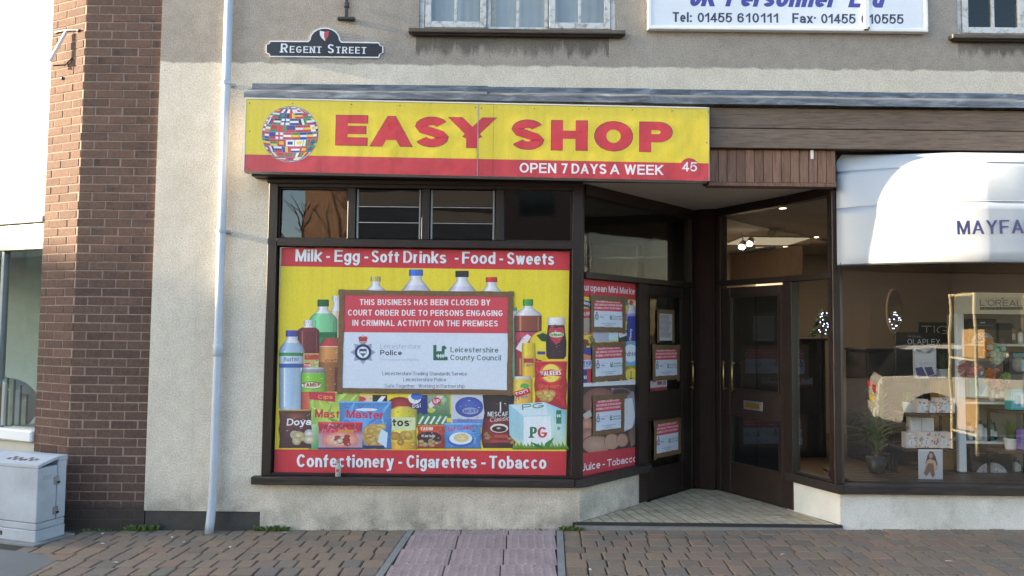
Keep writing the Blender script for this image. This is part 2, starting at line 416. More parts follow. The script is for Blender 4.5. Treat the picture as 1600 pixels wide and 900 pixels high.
def make_render():
    t = NT('roughcast_render'); b = t.bsdf(rough=.92, spec=.2); v = t.world(); X, Y, Z = sep_xyz(t, v)
    g = t.noise(v, 80, 2, .7); big = t.noise(v, 1.1, 5, .65); mid = t.noise(v, 9, 4, .65)
    cream = t.mix(t.ramp(big, [(.3, 0), (.7, 1)]), (.62, .55, .45), (.72, .65, .55))
    cream = t.mix(t.ramp(mid, [(.42, 0), (.8, .55)]), cream, (.48, .42, .34))
    grime = t.mix(t.ramp(mid, [(.3, 0), (.75, 1)]), (.29, .255, .22), (.38, .335, .29))
    # older unpainted coat above the repainted band (edge at about 3.98 m, uneven)
    e = t.math('ADD', Z, t.math('MULTIPLY', t.noise(v, 6, 3), .07)); up = t.ramp(t.math('SUBTRACT', e, 3.52), [(.485, 0), (.502, 1)])
    col = t.mix(up, cream, grime)
    # run-off stains below the two upstairs sills
    vs = t.world((5.5, 1, .9)); st = t.noise(vs, 1.6, 4, .7)
    def runoff(xa, xb, top, ln):
        inx = t.math('MULTIPLY', t.math('GREATER_THAN', X, xa), t.math('LESS_THAN', X, xb))
        d = t.math('DIVIDE', t.math('SUBTRACT', top, Z), ln)
        w = t.math('MULTIPLY', t.math('SUBTRACT', 1.25, d), t.math('GREATER_THAN', d, 0.0))
        return t.math('MULTIPLY', inx, t.ramp(t.math('MULTIPLY', w, st), [(.3, 0), (.42, 1)]))
    r1 = runoff(-.86, .82, 4.26, .31); r2 = runoff(3.86, 5.6, 4.26, .24)
    col = t.mix(t.math('MULTIPLY', t.math('MAXIMUM', r1, r2), .82), col, (.11, .095, .08))
    # splash-back dirt near the pavement, blotchy
    lowm = t.ramp(Z, [(.06, 1), (.42, 0)]); dm = t.math('MULTIPLY', lowm, t.ramp(t.noise(v, 3.2, 4, .65), [(.38, 0), (.62, 1)]))
    col = t.mix(t.math('MULTIPLY', dm, .75), col, (.2, .18, .15))
    pt = t.ramp(t.noise(v, .55, 3, .6, .6), [(.53, 0), (.58, .22)]); col = t.mix(pt, col, (.46, .41, .34))
    stv = t.noise(t.world((7, 1, .35)), 1.2, 5, .7); col = t.mix(t.ramp(stv, [(.58, 0), (.75, .28)]), col, (.3, .26, .22))
    col = t.mix(1.0, col, t.ramp(g, [(.3, .72), (.62, 1.12)]), 'MULTIPLY')
    t.l(col, b.inputs['Base Color'])
    h = t.math('ADD', t.ramp(t.noise(v, 82, 2, .6), [(.35, 0), (.6, 1)]), t.math('MULTIPLY', t.noise(v, 170, 1), .5))
    t.bump(b, h, .003, .7); return t.m
def make_white_render():
    t = NT('white_painted_render'); b = t.bsdf(rough=.85, spec=.25); v = t.world(); X, Y, Z = sep_xyz(t, v)
    m = t.noise(v, 2.4, 4, .6); c = t.mix(t.ramp(m, [(.35, 0), (.72, 1)]), (.7, .68, .63), (.54, .52, .47))
    dm = t.math('MULTIPLY', t.ramp(X, [(0, 0), (1, 1)]), t.ramp(t.noise(v, 5, 4, .7), [(.5, 0), (.75, .6)])); c = t.mix(dm, c, (.3, .28, .25))
    c = t.mix(1.0, c, t.ramp(t.noise(v, 95, 2, .7), [(.3, .8), (.62, 1.08)]), 'MULTIPLY'); t.l(c, b.inputs['Base Color'])
    t.bump(b, t.ramp(t.noise(v, 70, 2, .6), [(.35, 0), (.6, 1)]), .003, .7); return t.m
def make_mortar():
    t = NT('mortar'); b = t.bsdf(rough=.95, spec=.1); v = t.world(); X, Y, Z = sep_xyz(t, v); f = t.noise(v, 30, 4, .7)
    c = t.ramp(f, [(.25, (.2, .15, .122)), (.5, (.26, .2, .165)), (.78, (.32, .255, .21))])
    c = t.mix(t.math('MULTIPLY', t.ramp(t.math('ADD', Z, t.math('MULTIPLY', f, .12)), [(.2, 1), (.27, 0)]), .85), c, (.05, .043, .04))
    t.l(c, b.inputs['Base Color']); t.bump(b, t.noise(v, 150, 3), .001); return t.m
def make_brick(name, rand_island):
    t = NT(name); b = t.bsdf(rough=.88, spec=.2); v = t.world()
    X, Y, Z = sep_xyz(t, v)
    if rand_island: r = t.n('ShaderNodeNewGeometry').outputs['Random Per Island']
    else: r = t.n('ShaderNodeObjectInfo').outputs['Random']
    c = t.ramp(r, [(0, (.1, .062, .05)), (.3, (.122, .074, .058)), (.6, (.136, .081, .062)), (.85, (.113, .071, .057)), (1, (.15, .09, .068))])
    f = t.noise(v, 38, 4, .7); c = t.mix(1.0, c, t.ramp(f, [(.25, .62), (.55, 1.0), (.8, 1.3)]), 'MULTIPLY')
    c = t.mix(t.math('MULTIPLY', t.ramp(t.math('ADD', Z, t.math('MULTIPLY', f, .12)), [(.2, 1), (.27, 0)]), .75), c, (.05, .043, .04))
    t.l(c, b.inputs['Base Color']); t.bump(b, t.noise(v, 110, 3, .7), .002, .7); return t.m
def make_paver(name, rand_island):
    t = NT(name); b = t.bsdf(rough=.85, spec=.3); v = t.world()
    if rand_island: r = t.n('ShaderNodeNewGeometry').outputs['Random Per Island']
    else: r = t.n('ShaderNodeObjectInfo').outputs['Random']
    c = t.ramp(r, [(0, (.16, .125, .095)), (.22, (.23, .163, .112)), (.42, (.19, .148, .108)), (.62, (.25, .165, .11)), (.8, (.17, .142, .115)), (1, (.23, .145, .1))])
    f = t.noise(v, 130, 3, .75); c = t.mix(1.0, c, t.ramp(f, [(.28, .66), (.5, 1.0), (.75, 1.3)]), 'MULTIPLY')
    s = t.noise(v, 1.6, 4, .65); c = t.mix(t.ramp(s, [(.48, 0), (.75, .5)]), c, (.12, .11, .098))
    t.l(c, b.inputs['Base Color']); t.bump(b, t.noise(v, 180, 3, .7), .0022, .8); return t.m
def make_wood(name, col, rough, along, streak=.5, spec=.4, wear=None, wear_amt=0.0):
    t = NT(name); b = t.bsdf(col, rough, spec=spec); s = {'x': (1.2, 16, 16), 'z': (16, 16, 1.2)}[along]
    v = t.world(s); f = t.noise(v, 4, 5, .65, .4); g = t.noise(t.world(), 1.3, 4)
    c = t.ramp(f, [(.25, sc3(col, 1 - streak)), (.5, col), (.8, sc3(col, 1 + streak))])
    c = t.mix(t.ramp(g, [(.45, 0), (.75, .45)]), c, sc3(col, .6))
    if wear: c = t.mix(t.math('MULTIPLY', t.ramp(t.noise(v, 2.2, 4, .7), [(.52, 0), (.7, 1)]), wear_amt), c, wear)
    r = t.n('ShaderNodeObjectInfo').outputs['Random']
    c = t.mix(1.0, c, t.ramp(r, [(0, .8), (1, 1.2)]), 'MULTIPLY')
    t.l(c, b.inputs['Base Color']); t.l(t.ramp(f, [(.2, rough - .1), (.8, min(1, rough + .12))]), b.inputs['Roughness'])
    t.bump(b, f, .0012, .6); return t.m
def make_lead():
    t = NT('lead_sheet'); b = t.bsdf((.2, .21, .23), .5, .55, .4); v = t.world((1, 3, 5))
    f = t.noise(v, 3.2, 5, .7, .8); t.l(t.ramp(f, [(.32, (.06, .063, .07)), (.5, (.13, .14, .155)), (.62, (.22, .24, .265)), (.76, (.45, .46, .46))]), b.inputs['Base Color'])
    t.l(t.ramp(f, [(.3, .4), (.75, .8)]), b.inputs['Roughness']); t.bump(b, f, .006, .6); return t.m
def make_glass(name, k=1.7, tint=(.96, .98, .97), rough=0.0, ior=1.52):
    t = NT(name); tr = t.n('ShaderNodeBsdfTransparent'); tr.inputs[0].default_value = (*tint, 1)
    gl = t.n('ShaderNodeBsdfGlossy'); gl.inputs['Color'].default_value = (1, 1, 1, 1); gl.inputs['Roughness'].default_value = rough
    fr = t.n('ShaderNodeFresnel'); fr.inputs['IOR'].default_value = ior; ge = t.n('ShaderNodeNewGeometry')
    f = t.math('MULTIPLY', t.math('MULTIPLY', fr.outputs[0], k), t.math('SUBTRACT', 1.0, ge.outputs['Backfacing']), True)
    b = t.n('ShaderNodeBump'); b.inputs['Strength'].default_value = .25; b.inputs['Distance'].default_value = .004; t.l(t.noise(t.world(), 2.2, 1), b.inputs['Height'])
    t.l(b.outputs[0], gl.inputs['Normal'])
    mx = t.n('ShaderNodeMixShader'); t.l(f, mx.inputs[0]); t.l(tr.outputs[0], mx.inputs[1]); t.l(gl.outputs[0], mx.inputs[2]); t.l(mx.outputs[0], t.out.inputs[0]); return t.m
def make_print(name, rough=.4, spec=.4, fade=.08, streak=.08):
    t = NT(name); b = t.bsdf(rough=rough, spec=spec); a = t.n('ShaderNodeVertexColor'); a.layer_name = 'Col'; v = t.world()
    c0 = t.mix(.1, a.outputs[0], (.42, .42, .44)); c = t.mix(1.0, c0, t.ramp(t.noise(v, 3, 4, .6), [(.3, 1 - fade), (.7, 1.0)]), 'MULTIPLY'); t.l(c, b.inputs['Base Color'])  # pale grey mixed into every print colour as painted haze
    c = t.mix(1.0, c, t.ramp(t.noise(t.world((14, 14, .7)), 1.5, 5, .7), [(.32, 1 - streak), (.55, 1.0)]), 'MULTIPLY')
    c = t.mix(1.0, c, t.ramp(t.noise(v, 60, 3, .7), [(.3, .93), (.7, 1.05)]), 'MULTIPLY'); t.l(c, b.inputs['Base Color'])
    t.l(t.ramp(t.noise(v, 6, 3), [(.3, rough - .08), (.7, rough + .12)]), b.inputs['Roughness']); t.bump(b, t.noise(v, 3.5, 2, .5), .012, .5); return t.m
def emitter(name, col, s):
    t = NT(name); e = t.n('ShaderNodeEmission'); e.inputs[0].default_value = (*col, 1); e.inputs[1].default_value = s; t.l(e.outputs[0], t.out.inputs[0]); return t.m
def make_fabric(name, col):
    t = NT(name); d = t.n('ShaderNodeBsdfDiffuse'); d.inputs[0].default_value = (*col, 1); tr = t.n('ShaderNodeBsdfTranslucent'); tr.inputs[0].default_value = (*col, 1)
    v = t.world(); c = t.mix(t.ramp(t.noise(v, 2.5, 4, .6), [(.4, 0), (.8, .25)]), col, sc3(col, .75)); t.l(c, d.inputs[0])
    g = t.n('ShaderNodeBsdfGlossy'); g.inputs['Roughness'].default_value = .35
    bp_ = t.n('ShaderNodeBump'); bp_.inputs['Distance'].default_value = .012; bp_.inputs['Strength'].default_value = .16; t.l(t.noise(t.world((3, 3, 1)), 2.2, 3), bp_.inputs['Height']); t.l(bp_.outputs[0], d.inputs['Normal'])
    m = t.n('ShaderNodeMixShader'); m.inputs[0].default_value = .18; t.l(d.outputs[0], m.inputs[1]); t.l(tr.outputs[0], m.inputs[2])
    m2 = t.n('ShaderNodeMixShader'); m2.inputs[0].default_value = .05; t.l(m.outputs[0], m2.inputs[1]); t.l(g.outputs[0], m2.inputs[2]); t.l(m2.outputs[0], t.out.inputs[0]); return t.m
def make_flaky():
    t = NT('flaking_white_paint'); b = t.bsdf(rough=.6); v = t.world()
    f = t.noise(v, 16, 5, .7); c = t.ramp(f, [(.32, (.2, .175, .15)), (.43, (.42, .41, .39)), (.52, (.58, .58, .57))]); t.l(c, b.inputs['Base Color']); t.bump(b, f, .002, .6); return t.m
def make_ground():
    t = NT('far_paving'); b = t.bsdf(rough=.88); v = t.world()
    k = t.n('ShaderNodeTexBrick'); k.inputs['Scale'].default_value = 1.0; k.inputs['Brick Width'].default_value = .2; k.inputs['Row Height'].default_value = .16
    k.inputs['Mortar Size'].default_value = .004; k.inputs['Color1'].default_value = (.15, .118, .096, 1); k.inputs['Color2'].default_value = (.115, .1, .09, 1); k.inputs['Mortar'].default_value = (.04, .036, .03, 1)
    t.l(v, k.inputs['Vector']); c = t.mix(1.0, k.outputs[0], t.ramp(t.noise(v, 1.2, 5, .7), [(.3, .75), (.7, 1.15)]), 'MULTIPLY'); t.l(c, b.inputs['Base Color']); return t.m

RENDER = make_render(); WRENDER = make_white_render(); BRICK = make_brick('brown_brick', False); BRICK_J = make_brick('brown_brick_joined', True)
PAVER = make_paver('block_paver', False); PAVER_J = make_paver('block_paver_joined', True)
MORTAR = make_mortar()
BROWN = make_wood('dark_brown_painted_timber', (.026, .016, .0125), .42, 'z', .35, .45)
BROWNX = make_wood('dark_brown_painted_rail', (.026, .016, .0125), .42, 'x', .35, .45)
SILLW = make_wood('weathered_dark_sill', (.03, .024, .021), .5, 'x', .5, .4, (.16, .12, .09), .35)
FASCIA = make_wood('weathered_fascia_board', (.17, .122, .092), .7, 'x', .55, .25, (.225, .165, .125), .4)
TGV = make_wood('red_brown_matchboard', (.225, .125, .085), .65, 'z', .5, .25, (.04, .027, .022), .7)
PANELW = make_wood('salon_wood_panel', (.17, .085, .045), .5, 'z', .4)
LEAD = make_lead(); GLASS = make_glass('window_glass'); GLASS_S = make_glass('salon_window_glass', 2.3, (.95, .96, .95)); GLASS_D = make_glass('fanlight_glass', 1.9, (.55, .57, .58))
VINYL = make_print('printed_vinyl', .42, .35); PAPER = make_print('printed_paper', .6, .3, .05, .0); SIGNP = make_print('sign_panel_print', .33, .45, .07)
TAPE = simple('brown_parcel_tape', (.17, .105, .055), .45, .25, 25)
ALU = simple('white_aluminium', (.72, .72, .7), .4, .06); WHITE = simple('white_paint', (.76, .76, .75), .45, .06); PVC = simple('pale_blue_grey_pipe_paint', (.42, .455, .51), .45, .1, 5)
DGREY = simple('dark_metal', (.03, .03, .032), .5, .2); STEEL = simple('steel', (.45, .45, .45), .35, .1, metal=.9); BRASS = simple('brass', (.55, .36, .14), .3, .15, metal=.95)
CAB = simple('cabinet_grey_paint', (.37, .4, .445), .5, .2, 4, .0008, 90); PLINTH = simple('bitumen_plinth', (.05, .045, .042), .75, .35, 12, .003, 60)
BLACK = simple('black_plastic', (.012, .012, .013), .45, .2); CONC = simple('concrete_edging', (.2, .195, .185), .85, .2, 14, .001, 120); ASPH = simple('grey_smooth_patch', (.125, .125, .122), .8, .2, 3, .0015, 140)
TACT = simple('pink_tactile_concrete', (.3, .222, .212), .85, .2, 4, .0008, 150); TILE = None
JOINT = simple('dark_joint_sand', (.035, .031, .026), .95, .3, 30, .002, 120)
AWN = make_fabric('white_awning_fabric', (.47, .51, .56)); FLAKY = make_flaky()
LEAF = simple('leaf_green', (.07, .13, .03), .6, .4, 12); WEED = simple('weed_green', (.1, .16, .035), .65, .4, 20)
TERRA = simple('white_pot', (.7, .7, .7), .5, .08); CURT = simple('net_curtain', (.4, .4, .41), .9, .08, 5)
def make_tile():
    t = NT('cream_floor_tile'); b = t.bsdf(rough=.5); r = t.n('ShaderNodeObjectInfo').outputs['Random']; v = t.world()
    c = t.ramp(r, [(0, (.48, .38, .25)), (.5, (.56, .46, .32)), (.8, (.42, .31, .19)), (1, (.6, .51, .37))])
    c = t.mix(t.ramp(t.noise(v, 14, 5, .7), [(.45, 0), (.8, .7)]), c, (.2, .17, .135)); t.l(c, b.inputs['Base Color']); return t.m
TILE = make_tile()
def make_soffit(): return simple('soffit_paint', (.6, .55, .47), .75, .08, 2)
SOFFIT = make_soffit()

# ================================================================== THE SETTING
GS = 0.012
def gz(x): return GS * (min(max(x, -8), 9) + 1.0)
def flat_grid(xs, ys, z):
    m = MB(); vs = [(x, y, z(x, y)) for y in ys for x in xs]; nx = len(xs)
    return m.add(vs, [(j * nx + i, j * nx + i + 1, (j + 1) * nx + i + 1, (j + 1) * nx + i) for j in range(len(ys) - 1) for i in range(nx - 1)])
flat_grid([-400, -60, -8, 9, 60, 400], [-400, -60, -12, 8, 60, 400], lambda x, y: gz(x) - .03).build('ground', make_ground(), kind='structure')

# ---- pavement: block paving, tactile slabs, edging (local frame lies in the gently sloping surface)
pave = thing('pavement', (0, 0, GS), None, None, rot=(0, -math.atan(GS), 0), kind='structure', world_children=False)
SK = 0.05
patch = [(-3.3, -.86), (-3.52, -.69), (-3.92, -.56), (-6.5, -.3), (-6.5, -4), (-3.36, -4)]
def in_poly(x, y, P):
    c = False
    for i in range(len(P)):
        (x1, y1), (x2, y2) = P[i], P[i - 1]
        if (y1 > y) != (y2 > y) and x < (x2 - x1) * (y - y1) / (y2 - y1) + x1: c = not c
    return c
MB().box(-6.5, 6.5, -3.4, .02, -.075, -.013).build('bedding_sand', JOINT, pave)
def paver_mb(L, W, r, o=(0, 0, 0)):
    m = MB(); h = .011; e = lambda: r.uniform(-.003, .003)
    lo = [(-L / 2 + e(), -W / 2 + e()), (L / 2 + e(), -W / 2 + e()), (L / 2 + e(), W / 2 + e()), (-L / 2 + e(), W / 2 + e())]
    c = .009; rings = []
    def ring(ins, z):
        out = []
        for i, (x, y) in enumerate(lo):
            sx, sy = (1 if x < 0 else -1), (1 if y < 0 else -1)
            p = (x + sx * (c + ins), y + sy * ins); q = (x + sx * ins, y + sy * (c + ins))
            out += [p, q] if i in (1, 3) else [q, p]
        return [(x + o[0], y + o[1], z + o[2]) for x, y in out]
    v = ring(0, -.05) + ring(0, -h) + ring(.003, -.003) + ring(.009, 0)
    f = []
    for k in range(3):
        for i in range(8): f.append((k * 8 + i, k * 8 + (i + 1) % 8, (k + 1) * 8 + (i + 1) % 8, (k + 1) * 8 + i))
    f.append(tuple(range(24, 32))); return v, f
rr = random.Random(3)
LENS = (.122, .142, .162, .185); DEPS = (.142, .16, .178); pav_mesh = {}
for li, L in enumerate(LENS):
    for di, D in enumerate(DEPS):
        for k in range(3):
            m = MB(); m.add(*paver_mb(L - .009, D - .006, rr)); pav_mesh[(li, di, k)] = m.mesh('paver', PAVER)
spots = []; y = -.004; off = 0.0
while y > -3.3:                                # rows run along the shops, joints step sideways from row to row
    di = rr.choice((0, 1, 1, 2)); D = DEPS[di]; yc = y - D / 2; y -= D; off = (off + rr.choice((0, .045, -.045, .07, -.07, .02))) % .16
    for side in (-1, 1):
        e = (-.85 if side < 0 else .449); x = 0.0; first = True
        while x < 5.6:
            li = rr.choice((0, 1, 1, 2, 2, 3)); L = LENS[li]
            xc = e + side * (x + L / 2) + SK * yc
            if first and side > 0 and off > .08: xc += 0
            x += L; first = False
            if in_poly(xc, yc, patch) or (-4.9 < xc < -3.6 and yc > -.42): continue
            spots.append((xc, yc, li, di))
def vis(s): return abs(s[0]) < .69 * (6.56 + s[1]) + .1 and s[1] > -1.42
near = sorted([s for s in spots if vis(s)], key=lambda s: s[1] - LENS[s[2]] * .6)[:300]; nearset = set(near)
for s in near:
    link('paver', pav_mesh[(s[2], s[3], rr.randrange(3))], pave, loc=(s[0], s[1], rr.uniform(-.0025, .0015)), rot=(rr.uniform(-.009, .009), rr.uniform(-.008, .008), -SK * .5 + rr.uniform(-.02, .02)))
m = MB()
for s in spots:
    if s not in nearset: m.add(*paver_mb(LENS[s[2]] - .009, DEPS[s[3]] - .006, rr, (s[0], s[1], rr.uniform(-.004, .002))))
m.build('paver_rest', PAVER_J, pave, kind='stuff')
m = MB(); m.prism([(x, y) for x, y in patch], -.05, -.001); m.build('smooth_patch', ASPH, pave)
# edge course of the patch
for (a, b) in ((patch[1], patch[0]), (patch[0], patch[5])):
    T = frame_at(a, b, 0); L = (Vector(b) - Vector(a)).length; L = min(L, 1.6); n = int(L / .2)
    for i in range(n):
        MB(T).box(i * .2 + .004, i * .2 + .194, .0, .06, -.05, -.002 + rr.uniform(-.003, .003), .005).build('edging_block', PAVER, pave)
# tactile slabs 3 x 4, studs
ys = [-.012, -.17, -.57, -.97, -1.37, -1.77, -2.17]
def stud_mb(W, D):
    m = MB(); nx = 6; ny = max(1, round(6 * D / .4)); 
    for i in range(nx):
        for j in range(ny):
            cx, cy = -W / 2 + W * (i + .5) / nx, -D / 2 + D * (j + .5) / ny
            v = [(cx + .015 * cos(a * pi / 4), cy + .015 * sin(a * pi / 4), 0.0005) for a in range(8)] + [(cx + .0095 * cos(a * pi / 4), cy + .0095 * sin(a * pi / 4), .006) for a in range(8)]
            m.add(v, [(a, (a + 1) % 8, 8 + (a + 1) % 8, 8 + a) for a in range(8)] + [tuple(range(8, 16))])
    return m
slab_me = {}
for j in range(len(ys) - 1):
    D = ys[j] - ys[j + 1] - .009; W = .385
    key = round(D, 2)
    if key not in slab_me: slab_me[key] = (MB().box(-W / 2, W / 2, -D / 2, D / 2, -.05, 0, .003).mesh('tactile_slab', TACT), stud_mb(W, D).mesh('studs', TACT, smooth=False))
    for i in range(3):
        yc = (ys[j] + ys[j + 1]) / 2; xc = -.79 + .197 + i * .394 + SK * yc
        s = link('tactile_slab', slab_me[key][0], pave, loc=(xc, yc, rr.uniform(-.001, .0015)), rot=(rr.uniform(-.003, .003), rr.uniform(-.003, .003), 0))
        link('studs', slab_me[key][1], s, kind='stuff')
for x0 in (-.85, .397):
    for j in range(3):
        y1, y0 = -.012 - j * .9, -.012 - (j + 1) * .9 + .006
        v = [(x0 + SK * yy + d, yy, z) for z in (-.05, .002) for yy in (y0, y1) for d in (0, .052)]
        MB().add(v, [(0, 2, 3, 1), (4, 5, 7, 6), (0, 1, 5, 4), (2, 6, 7, 3), (0, 4, 6, 2), (1, 3, 7, 5)]).build('edging_strip', CONC, pave)

# ---- entrance recess floor with tiles
A, B_, D_, E_, G_, H_ = (.585, .02), (1.286, .793), (1.893, 1.44), (2.107, 1.357), (2.529, .566), (2.763, .0)
FZ = .08
ent = MB().prism([(.53, -.01), (.56, .06), (1.95, 1.6), (2.2, 1.5), (2.78, .06), (2.8, -.01)], -.03, FZ - .0025).build('entrance_floor', simple('tile_grout', (.032, .027, .022), .9, .3, 30), kind='structure')
area = [(.6, .0), (2.75, .0), (2.55, .56), (2.14, 1.37), (1.9, 1.46)]
def conv_clip(poly, area):
    for i in range(len(area)):
        (x1, y1), (x2, y2) = area[i], area[(i + 1) % len(area)]; a, b = (y2 - y1), -(x2 - x1); poly = clip_poly(poly, a, b, a * x1 + b * y1)
        if len(poly) < 3: return []
    return poly
ca, sa = cos(radians(13)), sin(radians(13))
for i in range(-8, 30):
    for j in range(-8, 24):
        q = [(i * .1 + .005, j * .1 + .005), (i * .1 + .095, j * .1 + .005), (i * .1 + .095, j * .1 + .095), (i * .1 + .005, j * .1 + .095)]
        q = [(.6 + x * ca - y * sa, x * sa + y * ca) for x, y in q]; q = conv_clip(q, area)
        if len(q) >= 3 and abs(sum(q[k][0] * q[k - 1][1] - q[k - 1][0] * q[k][1] for k in range(len(q)))) > .0012:
            MB().prism(q, FZ - .012, FZ + rr.uniform(-.0006, .0006)).build('tile', TILE, ent)
MB().box(.56, 2.79, -.024, .0, FZ - .022, FZ + .003, .002).build('edging_trim', DGREY, ent)
MB().box(.55, 2.8, -.02, -.011, -.03, FZ - .0225).build('step_face', CONC, ent)

# ================================================================== MAIN BUILDING (rendered, two shops)
bld = thing('shop_building', (0, .1, 0), 'cream and grey roughcast two storey shop building with brown fascia over both shops', 'building')
def holed_wall(xs, zs, holes, Y, depth):
    m = MB(); inh = lambda x, z: any(h[0] <= x <= h[1] and h[2] <= z <= h[3] for h in holes)
    for i in range(len(xs) - 1):
        for j in range(len(zs) - 1):
            if inh((xs[i] + xs[i + 1]) / 2, (zs[j] + zs[j + 1]) / 2): continue
            x0, x1, z0, z1 = xs[i], xs[i + 1], zs[j], zs[j + 1]
            m.add([(x0, Y, z0), (x1, Y, z0), (x1, Y, z1), (x0, Y, z1)], [(0, 1, 2, 3)])
    for x0, x1, z0, z1 in holes:
        a = [(x0, z0), (x1, z0), (x1, z1), (x0, z1)]
        for k in range(4):
            p, q = a[k], a[(k + 1) % 4]; m.add([(p[0], Y, p[1]), (q[0], Y, q[1]), (q[0], Y + depth, q[1]), (p[0], Y + depth, p[1])], [(3, 2, 1, 0)])
    return m
W1 = (-.835, .882, 4.285, 5.75); W2 = (3.86, 5.6, 4.285, 5.75)
m = holed_wall([-3.078, -.835, .882, 3.86, 5.6, 7.5], [3.2, 4.285, 5.75, 6.6], [W1, W2], 0.0, .14)
m.add([(-3.078, 0, .135), (-2.1, 0, .135), (-2.1, 0, 3.2), (-3.078, 0, 3.2)], [(0, 1, 2, 3)])
m.add([(-3.078, 0, .135), (-3.078, .3, .135), (-3.078, .3, 6.6), (-3.078, 0, 6.6)], [(0, 3, 2, 1)])
m.add([(-2.1, 0, .135), (-2.1, .3, .135), (-2.1, .3, 3.2), (-2.1, 0, 3.2)], [(0, 1, 2, 3)])
m.add([(-3.078, 0, .135), (-2.1, 0, .135), (-2.1, .3, .135), (-3.078, .3, .135)], [(3, 2, 1, 0)])
m.build('wall', RENDER, bld, fix=False)
MB().box(-3.07, -2.1005, .012, .3, -.06, .15).build('plinth', PLINTH, bld)
MB().box(-3.0, 7.5, .32, 9.0, 6.0, 6.6).build('roof_deck', DGREY, bld)
MB().box(-3.05, 7.5, 8.8, 9.0, 0, 6.0).build('rear_wall', RENDER, bld)
MB().box(7.3, 7.5, .2, 8.8, 0, 6.0).build('side_wall', RENDER, bld)
MB().box(-3.04, -2.9, .3, 8.8, 0, 6.0).build('side_wall', RENDER, bld)
# lead flashing in bays over the fascia
xs = [-2.27, -.25, 1.15, 2.7, 4.3, 5.8, 7.4]
for i in range(len(xs) - 1):
    x0, x1 = xs[i], xs[i + 1] + (.02 if i < 5 else 0); dz = .012 - .0035 * (x0 + 2); k = .002 * (i % 2); m = MB()
    pr = [(-.004, 3.785), (-.012 - k, 3.735), (-.185 - k, 3.665), (-.2 - k, 3.652), (-.206 - k, 3.6), (-.199, 3.6), (-.19, 3.648), (-.1, 3.675), (-.002, 3.72)]
    m.prism(pr, x0, x1, lambda a, b, t: (t, a, b + dz)); m.build('flashing', LEAD, bld)
# timber fascia boards and the box behind
MB().box(-2.21, 7.4, -.13, .0, 3.24, 3.595).build('fascia_core', BROWNX, bld)
MB().box(-2.21, 1.66, -.13, .0, 2.962, 3.238).build('fascia_core', BROWNX, bld)
for z0, z1 in ((3.243, 3.407), (3.413, 3.585)): MB().box(1.655, 7.4, -.155, -.131, z0, z1, .004).build('fascia_board', FASCIA, bld)
MB().box(1.634, 1.654, -.17, -.0, 2.94, 3.59, .003).build('fascia_end_board', BROWN, bld)
n = 14; wv = (2.735 - 1.66) / n
for i in range(n): MB().box(1.66 + i * wv + .002, 1.66 + (i + 1) * wv - .002, -.112, -.09, 2.958, 3.238, .003).build('match_board', TGV, bld)
MB().box(1.657, 2.738, -.118, .0, 2.925, 2.956, .003).build('bottom_rail', TGV, bld)
MB().box(1.66, 2.741, -.088, .02, 2.97, 3.238).build('match_board_backing', BROWN, bld)
MB().box(2.52, 2.545, -.125, -.113, 3.16, 3.24, .004).build('hook_plate', WHITE, bld)
# upstairs windows
OLDSILL = make_wood('old_grey_brown_sill', (.12, .1, .085), .8, 'x', .5, .2, (.28, .25, .22), .5)
GLASS_W = make_glass('grubby_glass', .7, (.6, .6, .58))
def upstairs(W, cur, casements):
    x0, x1, z0, z1 = W; w = MB(); Y0 = .02
    w.box(x0, x0 + .045, Y0, Y0 + .09, z0, z1, .004); w.box(x1 - .045, x1, Y0, Y0 + .09, z0, z1, .004); w.box(x0 + .046, x1 - .046, Y0, Y0 + .09, z0, z0 + .03, .004)
    win = w.build('window', FLAKY, bld)
    cw = (x1 - x0 - .09) / casements
    for i in range(casements):
        a, b = x0 + .046 + i * cw + .004, x0 + .045 + (i + 1) * cw - .004; c = MB(); op = i != 1; s = .052 if op else .03; fY = Y0 - (.012 if op else -.015); zb = z0 + .032
        c.box(a, a + s, fY, fY + .05, zb, z1, .004); c.box(b - s, b, fY, fY + .05, zb, z1, .004); c.box(a + s + .001, b - s - .001, fY, fY + .05, zb, zb + (.055 if op else .02), .004)
        mid = (a + b) / 2; c.box(mid - .012, mid + .012, fY + .005, fY + .045, zb + (.056 if op else .021), z1, .003)
        c.build('sash', FLAKY, win)
        for p, q in ((a + s - .005, mid - .01), (mid + .01, b - s + .005)): MB().box(p, q, fY + .022, fY + .026, zb + .015, z1).build('pane', GLASS if cur else GLASS_W, win)
    MB().box(x0 - .085, x1 + .075, -.07, .05, z0 - .04, z0 - .004, .005).build('window_sill', OLDSILL, win)
    MB().box(x0 - .06, x1 + .05, -.045, .04, z0 - .056, z0 - .041, .004).build('sill_nosing', SILLW, win)
    if cur:
        m = MB(); N = 160; vs = []
        for i in range(N + 1):
            x = x0 + (x1 - x0) * i / N; yy = .13 + .004 * sin(i * .9) + .003 * sin(i * .37); vs += [(x, yy, z0 - .02), (x, yy, z1)]
        m.add(vs, [(2 * i, 2 * i + 2, 2 * i + 3, 2 * i + 1) for i in range(N)]); m.build('net_curtain', CURT, win, fix=False, smooth=True)
        MB().box(x0 + .63, x0 + .67, .105, .122, z0, z1, .004).build('curtain_edge', simple('old_cream_curtain', (.5, .42, .33), .9, .3, 20), win)
    return win
upstairs(W1, True, 3); w2 = upstairs(W2, False, 3)
m = MB(); m.lathe([(.02, 0), (.06, .01), (.065, .06), (.05, .075), (.035, .15), (.02, .2)], (3.98, .2, 4.3), 12); m.build('pale_ornament_on_sill', WHITE, w2)
MB().box(-2.9, 7.3, .3, 8.7, 4.05, 4.18).build('upper_floor', DGREY, bld)
MB().box(2.2, 2.25, .3, 8.7, 4.2, 6.0).build('upper_partition', simple('dim_room_wall', (.25, .22, .2), .9), bld)

